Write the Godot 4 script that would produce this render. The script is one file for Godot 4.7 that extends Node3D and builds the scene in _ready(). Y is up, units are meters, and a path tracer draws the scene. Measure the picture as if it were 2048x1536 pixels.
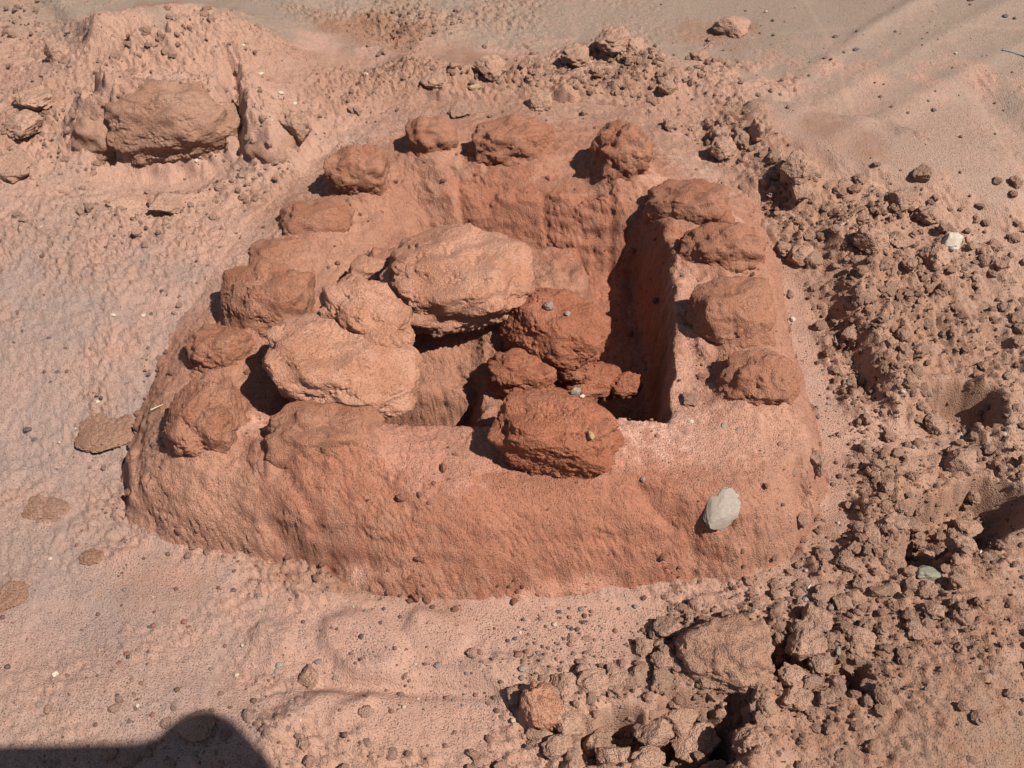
extends Node3D
# A child's sand fort dug and heaped on red sandy ground, seen from standing height under a high sun.
# All positions are metres: x to the right, y up, z towards the viewer; the middle of the courtyard is near the origin.
const RIDGES = [
	[-0.8148, -0.8312, -0.6396, -0.8312, 0.13, 0.05, 0],
	[-0.7823, -0.7892, -0.657, -0.8101, 0.24, 0.085, 0],
	[-0.7195, -0.4651, -0.6071, -0.4818, 0.07, -0.03, 0],
	[-0.5743, -0.7185, -0.5327, -0.5418, 0.014, -0.035, 0],
	[-0.536, -0.6699, -0.4502, -0.4737, 0.04, 0.02, 0],
	[-0.7919, -0.4987, -0.7865, -0.5038, 0.022, -0.04, 1],
	[-1.0859, -1.1343, -0.8554, -0.7996, 0.03, 0.022, 0],
	[-0.8525, -0.7892, -0.6538, -0.9007, 0.03, 0.014, 0],
	[-0.9042, -1.0839, -0.7385, -1.0839, 0.14, 0.006, 0],
	[-0.5658, -1.1862, -0.2125, -0.8312, 0.035, 0.016, 0],
	[-0.4613, -1.1343, -0.1377, -0.8743, 0.05, -0.014, 0],
	[0.1732, -0.8743, 0.4798, -0.7086, 0.07, 0.03, 0],
	[-0.1546, -0.7687, 0.2748, -0.7687, 0.09, 0.03, 0],
	[-0.4067, -0.7284, -0.1556, -0.7892, 0.08, 0.02, 0],
	[0.5377, -0.5683, 0.8888, -0.4017, 0.085, 0.024, 1],
	[0.5576, -0.1239, 0.5944, 0.0356, 0.02, -0.035, 0],
	[0.5946, -0.1448, 0.6287, 0.0305, 0.028, 0.028, 0],
	[0.7236, 0.0561, 0.7584, 0.0767, 0.04, -0.065, 1],
	[0.8095, 0.0305, 0.7756, 0.1233, 0.045, 0.02, 0],
	[0.6361, 0.2824, 0.7218, 0.2598, 0.042, -0.075, 1],
	[0.5699, 0.3602, 0.6197, 0.3177, 0.03, -0.065, 1],
	[0.673, 0.3177, 0.6912, 0.2958, 0.03, -0.04, 1],
	[0.7199, 0.397, 0.5812, 0.5729, 0.17, 0.035, 0],
	[0.2126, 0.6249, 0.2423, 0.6122, 0.045, -0.085, 1],
	[0.1356, 0.596, 0.1419, 0.6122, 0.026, -0.07, 1],
	[0.3548, 0.5142, 0.3475, 0.4999, 0.026, -0.06, 1],
	[0.4381, 0.5319, 0.4417, 0.5388, 0.02, -0.045, 1],
	[0.0932, 0.6057, 0.096, 0.6249, 0.018, -0.05, 1],
	[0.2056, 0.5762, 0.2076, 0.5862, 0.02, -0.05, 1],
	[0.2674, 0.5695, 0.2882, 0.5594, 0.02, -0.05, 1],
	[0.2904, 0.5862, 0.28, 0.6122, 0.02, -0.05, 1],
	[-0.2511, 0.5375, -0.0286, 0.5457, 0.012, -0.014, 0],
	[-0.2133, 0.5249, -0.0289, 0.5305, 0.02, 0.008, 0],
	[-0.2923, 0.6057, -0.2412, 0.5628, 0.018, 0.014, 0],
	[-0.2191, 0.5862, -0.1835, 0.5594, 0.012, 0.01, 0],
	[-0.2195, 0.4705, -0.1768, 0.4926, 0.04, 0.013, 1],
	[-0.1184, 0.4608, -0.0871, 0.4757, 0.028, 0.01, 1],
	[-0.3352, 0.4668, -0.3131, 0.478, 0.02, 0.007, 1],
	[0.4881, -0.6321, 1.0282, -1.1343, 0.02, 0.006, 0],
	[0.5394, -0.5772, 1.2209, -1.1089, 0.02, 0.005, 0],
	[0.6023, -0.4932, 1.1447, -0.8963, 0.025, 0.006, 0],
	[0.7557, -0.8963, 1.0601, -1.16, 0.02, 0.005, 0],
	[0.9234, -0.8963, 1.1944, -1.0349, 0.5, 0.06, 0],
	[0.9722, -0.6699, 1.0178, -0.5419, 0.05, -0.02, 0],
	[0.7261, -0.5594, 0.7365, -0.5419, 0.02, -0.012, 0],
	[-0.568, 0.309, -0.4875, 0.3392, 0.012, -0.006, 0],
	[-0.7058, 0.4364, -0.6863, 0.413, 0.05, 0.004, 1],
	[-0.4341, 0.6185, -0.3516, 0.6249, 0.08, 0.006, 0],
	[-0.3266, 0.6249, -0.2063, 0.5862, 0.06, 0.008, 0],
	[0.4532, -0.5419, 0.6241, -0.2087, 0.06, 0.022, 0],
	[0.6241, -0.2087, 0.6509, -0.0003, 0.07, 0.02, 0],
	[0.6241, -0.2087, 0.8276, -0.0618, 0.08, 0.012, 0],
	[0.5727, 0.2413, 0.4715, 0.413, 0.06, 0.012, 0],
	[0.3555, 0.5107, 0.1764, 0.5796, 0.06, 0.014, 0],
	[-0.4272, 0.5107, -0.0414, 0.5594, 0.05, -0.01, 0],
	[-0.0423, 0.5178, 0.1422, 0.5249, 0.03, 0.006, 0],
	[-0.6569, 0.5729, -0.4583, 0.5457, 0.06, 0.008, 0],
	[-0.8036, -0.0298, -0.5938, 0.0247, 0.12, 0.008, 0],
	[0.5438, -0.3824, 0.7192, -0.3212, 0.08, 0.01, 0],
	[-1.1944, -1.0349, -1.1017, -1.1089, 0.15, 0.02, 0],
	[-1.0178, -0.5418, -0.9824, -0.6136, 0.1, 0.02, 0]
]
const RUBBLE = [
	[0.406, -0.5594, 0.5041, -0.3698, 0.07, 0.9],
	[0.5041, -0.3698, 0.6867, -0.2525, 0.12, 1],
	[0.7032, -0.3331, 0.9015, -0.3095, 0.12, 0.9],
	[0.6061, -0.2087, 0.6509, -0.0003, 0.1, 1],
	[0.7755, -0.1659, 0.8447, -0.0618, 0.14, 0.9],
	[0.6825, 0.0407, 0.6782, 0.1936, 0.12, 1],
	[0.5727, 0.2413, 0.611, 0.413, 0.1, 1],
	[0.4791, 0.3808, 0.5449, 0.4742, 0.07, 1],
	[0.3596, 0.489, 0.432, 0.5526, 0.08, 0.9],
	[0.2061, 0.4816, 0.3182, 0.5729, 0.06, 0.9],
	[0.042, 0.5862, 0.2822, 0.6374, 0.07, 1],
	[0.7401, 0.1936, 0.7593, 0.2869, 0.12, 0.9],
	[0.658, 0.397, 0.6739, 0.5107, 0.08, 0.6],
	[0.1927, -0.8312, 0.4927, -0.7892, 0.08, 0.9],
	[-0.3263, -0.7687, 0.0381, -0.7284, 0.08, 0.9],
	[-0.0256, -0.7484, 0.2748, -0.7687, 0.07, 0.9],
	[-0.3313, -1.0349, -0.168, -1.0349, 0.07, 0.6],
	[-0.9045, -0.7284, -0.5878, -0.7892, 0.1, 0.8],
	[-1.0435, -0.6136, -0.8724, -0.4902, 0.12, 0.55],
	[-0.8279, -0.4083, -0.435, -0.3789, 0.1, 0.6],
	[-0.6401, -0.5418, -0.4015, -0.5418, 0.08, 0.7],
	[-1.2209, -1.1089, -1.0928, -0.9412, 0.1, 0.5],
	[0.4323, -0.9874, 0.5206, -0.9641, 0.05, 0.5],
	[-0.0144, -0.6509, 0.2923, -0.7284, 0.05, 0.5],
	[-0.27, 0.5862, -0.015, 0.6249, 0.07, 0.45],
	[-0.5566, 0.5862, -0.3255, 0.6312, 0.07, 0.25],
	[0.1895, 0.4441, 0.2187, 0.489, 0.03, 0.7]
]
const SMOOTH = [
	[0.546, -0.5594, 0.8888, -0.4017, 0.075, 1],
	[-0.8569, -1.0839, -0.6879, -1.011, 0.16, 1],
	[-0.5879, -1.0349, -0.4323, -0.9186, 0.08, 0.8],
	[-0.1833, -0.8963, -0.0706, -0.8526, 0.09, 0.9],
	[0.6719, -1.0349, 1.1369, -0.8743, 0.34, 0.95],
	[0.7853, -0.6699, 1.0064, -0.5088, 0.22, 0.85],
	[0.2098, -1.1089, 0.6719, -1.0349, 0.18, 0.6],
	[-0.2079, 0.4517, 0.1758, 0.4441, 0.05, 0.7],
	[-0.2086, 0.5662, -0.0543, 0.5594, 0.06, 0.8],
	[-0.4155, 0.5035, -0.3113, 0.489, 0.08, 0.6],
	[0.4914, -0.2525, 0.4986, -0.0413, 0.025, 1],
	[0.5041, -0.0003, 0.5098, 0.1439, 0.025, 1],
	[0.5061, 0.174, 0.4753, 0.2869, 0.022, 1],
	[0.4584, 0.3134, 0.4455, 0.3392, 0.02, 0.8],
	[-0.5294, 0.3726, -0.4879, 0.397, 0.06, 0.9],
	[-0.7219, 0.3307, -0.6182, 0.4517, 0.1, 0.6],
	[-0.6467, 0.489, -0.4679, 0.5594, 0.14, 0.5],
	[0.496, 0.5796, 0.6084, 0.6249, 0.12, 0.2],
	[-0.6773, -0.4902, -0.6422, -0.4651, 0.05, 0.9]
]
const DAMP = [
	[0.464, 0.5796, 0.6271, 0.6249, 0.18, 0.6],
	[-0.5121, 0.3849, -0.4738, 0.397, 0.04, 0.25],
	[0.5358, -0.3331, 0.7077, -0.0618, 0.16, 0.45],
	[0.6125, 0.2869, 0.5034, 0.4517, 0.14, 0.45],
	[0.2054, 0.6057, 0.3134, 0.5249, 0.09, 0.4],
	[-0.3779, -1.0349, -0.2576, -0.9874, 0.08, 0.8],
	[-0.1599, -0.8743, -0.0482, -0.8312, 0.09, 0.6],
	[0.4323, -0.9874, 0.4978, -0.9641, 0.06, 0.5],
	[-0.4014, -0.7687, 0.2849, -0.6509, 0.12, 0.4],
	[-0.8095, -1.0349, -0.7175, -0.9874, 0.1, 0.7],
	[0.6401, 0.4517, 0.6749, 0.489, 0.05, 0.6],
	[-0.4303, -0.3491, -0.3428, -0.3856, 0.06, 0.5],
	[0.6123, -0.5419, 0.6609, -0.4932, 0.05, 0.5],
	[0.4388, -0.5772, 0.508, -0.3952, 0.09, 0.4],
	[-0.9536, -0.6509, -1.0003, -0.5772, 0.06, 0.4],
	[-0.3315, 0.3644, -0.0863, 0.4169, 0.02, 0.5]
]
const TAN = [
	[0.5299, 0.5729, 0.6383, 0.6249, 0.16, 0.8],
	[-1.2486, -1.1862, -0.6112, -1.0349, 0.2, 0.9],
	[-0.5093, -1.1343, 0.2114, -1.1343, 0.2, 0.8],
	[0.3315, -1.1343, 1.1608, -0.9412, 0.3, 0.8],
	[0.6719, -0.5419, 1.0178, -0.5419, 0.2, 0.5],
	[0.8198, -0.1659, 0.8106, 0.1439, 0.15, 0.6],
	[0.7088, 0.3307, 0.6617, 0.5594, 0.1, 0.4],
	[-0.8445, -1.0349, -0.7278, -1.0349, 0.14, 0.6]
]
const PALE = [
	[-0.8781, -0.1255, -0.7302, 0.2413, 0.22, 0.9],
	[-0.8407, -0.3014, -0.5785, -0.0298, 0.14, 0.6],
	[-0.6319, 0.4517, -0.4965, 0.5729, 0.2, 0.6],
	[-0.9477, -0.3461, -0.7831, -0.26, 0.1, 0.5]
]
const CRUMB_ZONES = [
	[0.406, -0.5594, 0.5041, -0.3698, 0.07, 0.9],
	[0.5041, -0.3698, 0.6867, -0.2525, 0.12, 1],
	[0.7032, -0.3331, 0.9015, -0.3095, 0.12, 0.9],
	[0.6061, -0.2087, 0.6509, -0.0003, 0.1, 1],
	[0.7755, -0.1659, 0.8447, -0.0618, 0.14, 0.9],
	[0.6825, 0.0407, 0.6782, 0.1936, 0.12, 1],
	[0.5727, 0.2413, 0.611, 0.413, 0.1, 1],
	[0.4791, 0.3808, 0.5449, 0.4742, 0.07, 1],
	[0.3596, 0.489, 0.432, 0.5526, 0.08, 0.9],
	[0.2061, 0.4816, 0.3182, 0.5729, 0.06, 0.9],
	[0.042, 0.5862, 0.2822, 0.6374, 0.07, 1],
	[0.7401, 0.1936, 0.7593, 0.2869, 0.12, 0.9],
	[0.658, 0.397, 0.6739, 0.5107, 0.08, 0.6],
	[0.1927, -0.8312, 0.4927, -0.7892, 0.08, 0.9],
	[-0.3263, -0.7687, 0.0381, -0.7284, 0.08, 0.9],
	[-0.0256, -0.7484, 0.2748, -0.7687, 0.07, 0.9],
	[-0.3313, -1.0349, -0.168, -1.0349, 0.07, 0.6],
	[-0.9045, -0.7284, -0.5878, -0.7892, 0.1, 0.8],
	[-1.0435, -0.6136, -0.8724, -0.4902, 0.12, 0.55],
	[-0.8279, -0.4083, -0.435, -0.3789, 0.1, 0.6],
	[-0.6401, -0.5418, -0.4015, -0.5418, 0.08, 0.7],
	[-1.2209, -1.1089, -1.0928, -0.9412, 0.1, 0.5],
	[0.4323, -0.9874, 0.5206, -0.9641, 0.05, 0.5],
	[-0.0144, -0.6509, 0.2923, -0.7284, 0.05, 0.5],
	[-0.27, 0.5862, -0.015, 0.6249, 0.07, 0.45],
	[-0.5566, 0.5862, -0.3255, 0.6312, 0.07, 0.25],
	[0.1895, 0.4441, 0.2187, 0.489, 0.03, 0.7],
	[0.5523, -0.2087, 0.5826, 0.1439, 0.05, 0.5],
	[0.5272, 0.1439, 0.52, 0.3307, 0.05, 0.35],
	[0.3281, 0.4364, 0.4164, 0.4742, 0.05, 0.5],
	[0.2015, 0.2413, 0.456, 0.1439, 0.1, 0.12],
	[-0.8536, -0.0298, -0.6208, -0.1255, 0.3, 0.05],
	[-0.5635, 0.4517, -0.2844, 0.489, 0.25, 0.04],
	[-0.2174, 0.489, 0.1505, 0.5035, 0.06, 0.22],
	[0.5552, -1.0349, 1.0846, -0.7284, 0.4, 0.12],
	[-0.4612, -0.5418, -0.0248, -0.6509, 0.15, 0.25],
	[0.3021, 0.5927, 0.546, 0.6249, 0.15, 0.15]
]
const PEBBLE_ZONES = [
	[-0.8781, -0.1255, -0.5696, 0.1499, 0.35, 0.6],
	[-0.5863, 0.489, -0.2844, 0.489, 0.25, 0.8],
	[-0.2157, 0.5035, 0.1505, 0.5035, 0.07, 0.7],
	[0.4665, -0.8312, 1.1608, -0.9412, 0.45, 1.2],
	[-0.3344, -0.6509, 0.3365, -0.6509, 0.12, 0.7],
	[0.5363, -0.0618, 0.5384, 0.2869, 0.1, 0.8],
	[-0.9184, -0.5418, -0.3829, -0.2711, 0.25, 0.6],
	[0.3694, 0.4364, 0.4605, 0.4593, 0.08, 1],
	[0.7755, -0.1659, 0.6548, 0.489, 0.2, 0.5],
	[0.0868, 0.4364, 0.188, 0.4593, 0.08, 0.5]
]
const POLY_BASE = [
	[-0.6039, 0.2272, 0],
	[-0.5663, 0.2824, 0],
	[-0.4998, 0.3177, 0],
	[-0.3935, 0.3392, 0],
	[-0.2884, 0.366, 0],
	[-0.1991, 0.4026, 0],
	[-0.1212, 0.4161, 0],
	[-0.0445, 0.4185, 0],
	[0.0251, 0.4122, 0],
	[0.1095, 0.4002, 0],
	[0.2162, 0.3873, 0],
	[0.3229, 0.3825, 0],
	[0.4077, 0.3477, 0],
	[0.4568, 0.2869, 0],
	[0.4871, 0.2033, 0],
	[0.4936, 0.1233, 0],
	[0.4897, 0.026, 0],
	[0.4784, -0.0799, 0],
	[0.4857, -0.1847, 0.01],
	[0.4806, -0.2927, 0.025],
	[0.4573, -0.3879, 0.045],
	[0.4021, -0.4888, 0.06],
	[0.3421, -0.5899, 0.08],
	[0.2889, -0.6876, 0.095],
	[0.0802, -0.7185, 0.1],
	[-0.1837, -0.7185, 0.1],
	[-0.3414, -0.6228, 0.1],
	[-0.4346, -0.4211, 0.085],
	[-0.4977, -0.3326, 0.07],
	[-0.5365, -0.2071, 0.05],
	[-0.5719, -0.0802, 0.03],
	[-0.5867, 0.0069, 0.01],
	[-0.6013, 0.1024, 0]
]
const POLY_SHOULDER = [
	[-0.4917, 0.2403, 0.09],
	[-0.3869, 0.2664, 0.1],
	[-0.2948, 0.2955, 0.115],
	[-0.1827, 0.2993, 0.12],
	[-0.0851, 0.3165, 0.12],
	[0.018, 0.2993, 0.12],
	[0.1221, 0.2901, 0.125],
	[0.2251, 0.2988, 0.125],
	[0.3142, 0.3031, 0.125],
	[0.3743, 0.2819, 0.12],
	[0.4103, 0.2276, 0.12],
	[0.4059, 0.14, 0.125],
	[0.4057, 0.034, 0.125],
	[0.4132, -0.0708, 0.125],
	[0.4072, -0.1725, 0.125],
	[0.3877, -0.2691, 0.125],
	[0.3378, -0.3658, 0.125],
	[0.284, -0.4702, 0.125],
	[0.2446, -0.5641, 0.12],
	[0.0764, -0.5966, 0.12],
	[-0.1651, -0.6003, 0.12],
	[-0.2922, -0.5105, 0.115],
	[-0.3757, -0.3319, 0.105],
	[-0.4359, -0.2431, 0.095],
	[-0.4671, -0.1222, 0.09],
	[-0.5028, -0.0064, 0.085],
	[-0.5123, 0.1035, 0.085],
	[-0.5161, 0.1745, 0.085]
]
const POLY_RIM = [
	[-0.3741, 0.1775, 0.1],
	[-0.309, 0.2052, 0.11],
	[-0.1933, 0.1903, 0.115],
	[-0.0541, 0.1922, 0.115],
	[0.0553, 0.1965, 0.12],
	[0.1661, 0.1772, 0.12],
	[0.2289, 0.1946, 0.12],
	[0.2441, 0.0988, 0.125],
	[0.2578, -0.023, 0.125],
	[0.2759, -0.1463, 0.125],
	[0.269, -0.2407, 0.125],
	[0.2413, -0.3203, 0.125],
	[0.1164, -0.3619, 0.12],
	[-0.0227, -0.4282, 0.12],
	[-0.1994, -0.4435, 0.115],
	[-0.2321, -0.37, 0.105],
	[-0.2687, -0.2643, 0.095],
	[-0.3103, -0.1609, 0.09],
	[-0.3433, -0.0602, 0.09],
	[-0.3779, 0.0547, 0.09]
]
const POLY_FLOOR = [
	[-0.189, 0.1626, -0.06],
	[-0.0192, 0.1826, -0.06],
	[0.2108, 0.1626, -0.06],
	[0.2347, 0.0404, -0.06],
	[0.2387, -0.1045, -0.05],
	[0.2184, -0.2535, -0.04],
	[0.0719, -0.2535, -0.04],
	[-0.0608, -0.2677, -0.04],
	[-0.1475, -0.2994, -0.03],
	[-0.1894, -0.2149, -0.03],
	[-0.2172, -0.0947, -0.04],
	[-0.2245, 0.0404, -0.06]
]
const FORT_PATCHES = [
	[-0.1603, 0.2323, -0.0598, 0.2415, 0.055, 1, 0],
	[-0.1148, 0.2775, -0.0864, 0.2863, 0.04, 0.9, 0],
	[0.1632, 0.2136, 0.219, 0.2323, 0.05, 1, 0],
	[0.1313, 0.2596, 0.1745, 0.2506, 0.03, 0.8, 0],
	[0.2644, 0.0883, 0.257, 0.1796, 0.03, 0.45, 0],
	[0.2897, -0.1206, 0.2852, 0.0451, 0.03, 0.4, 0],
	[-0.4112, 0.1775, -0.3576, 0.1872, 0.03, 0.7, 0],
	[0.2691, 0.2271, 0.3871, 0.2084, 0.05, 0.45, 0],
	[-0.554, 0.1764, -0.4348, 0.306, 0.11, 0.75, 1],
	[0.4066, 0.1845, 0.4093, 0.3216, 0.06, 0.6, 1],
	[-0.138, -0.4609, 0.0715, -0.4121, 0.03, 0.6, 1],
	[-0.2456, -0.4756, -0.2788, -0.3328, 0.03, 0.5, 1],
	[-0.3015, -0.2706, -0.3319, -0.1609, 0.05, 0.5, 1],
	[0.4029, -0.1095, 0.4189, 0.0764, 0.04, 0.5, 1],
	[0.1092, 0.3951, 0.3813, 0.3624, 0.02, 0.3, 1],
	[0.2833, -0.3736, 0.372, -0.2835, 0.04, 0.5, 0],
	[-0.1494, -0.4313, -0.1358, -0.3531, 0.02, 0.5, 1],
	[-0.2136, 0.387, -0.2259, 0.4031, 0.015, 0.8, 0],
	[0.018, 0.414, 0.1442, 0.3901, 0.01, 0.9, 0],
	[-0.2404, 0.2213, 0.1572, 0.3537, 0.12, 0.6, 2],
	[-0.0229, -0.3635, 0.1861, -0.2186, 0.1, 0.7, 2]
]
const FORT_RIDGES = [
	[-0.5701, 0.1482, -0.5495, 0.2632, 0.007, -0.008, 0],
	[-0.5542, 0.2559, -0.4961, 0.3268, 0.007, -0.007, 0],
	[-0.5829, 0.1898, -0.5676, 0.2559, 0.02, 0.016, 0],
	[-0.5393, 0.2559, -0.4987, 0.3311, 0.012, 0.006, 0],
	[-0.5902, 0.2215, -0.5876, 0.2449, 0.02, -0.03, 1],
	[0.1575, -0.3583, 0.1192, -0.3507, 0.006, -0.012, 0],
	[0.1192, -0.3507, 0.1767, -0.3629, 0.006, -0.012, 0],
	[0.0557, -0.3686, 0.0754, -0.2867, 0.006, -0.01, 0],
	[0.1823, -0.3533, 0.1831, -0.2302, 0.007, -0.01, 0],
	[-0.1489, -0.5142, -0.121, -0.3379, 0.03, 0.012, 0],
	[-0.1165, -0.4449, -0.0894, -0.366, 0.01, -0.01, 0],
	[-0.1688, -0.4313, -0.1934, -0.3683, 0.02, -0.01, 0],
	[-0.023, -0.3789, 0.1944, -0.3333, 0.012, 0.012, 0],
	[-0.0603, -0.2763, 0.2014, -0.248, 0.02, 0.015, 0],
	[-0.3427, 0.3216, -0.3005, 0.3538, 0.009, -0.022, 0],
	[-0.3018, 0.3557, -0.2002, 0.3755, 0.008, -0.016, 0],
	[-0.4511, 0.3317, -0.3034, 0.3528, 0.008, -0.01, 0],
	[-0.4676, 0.3095, -0.3981, 0.3311, 0.03, 0.008, 0],
	[-0.3209, 0.2763, -0.2694, 0.337, 0.008, -0.008, 0],
	[-0.1892, 0.294, -0.1361, 0.337, 0.008, -0.007, 0],
	[-0.2296, 0.3758, -0.1848, 0.4, 0.015, 0.008, 0],
	[0.1744, 0.3056, 0.2197, 0.3439, 0.009, -0.012, 0],
	[0.2236, 0.3302, 0.2488, 0.3553, 0.01, -0.014, 0],
	[0.2531, 0.342, 0.2563, 0.3833, 0.009, -0.012, 0],
	[0.2861, 0.3386, 0.3187, 0.3553, 0.008, -0.008, 0],
	[0.3806, 0.2911, 0.4188, 0.2779, 0.008, -0.01, 0],
	[0.4129, 0.2644, 0.4115, 0.2999, 0.012, -0.022, 0],
	[0.1811, 0.3099, 0.2137, 0.3355, 0.008, -0.006, 0],
	[-0.2329, 0.223, -0.086, 0.295, 0.05, 0.008, 0],
	[0.2671, -0.0955, 0.2445, 0.1094, 0.02, 0.012, 0],
	[0.2688, -0.233, 0.2686, -0.1521, 0.03, 0.015, 0]
]
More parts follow.
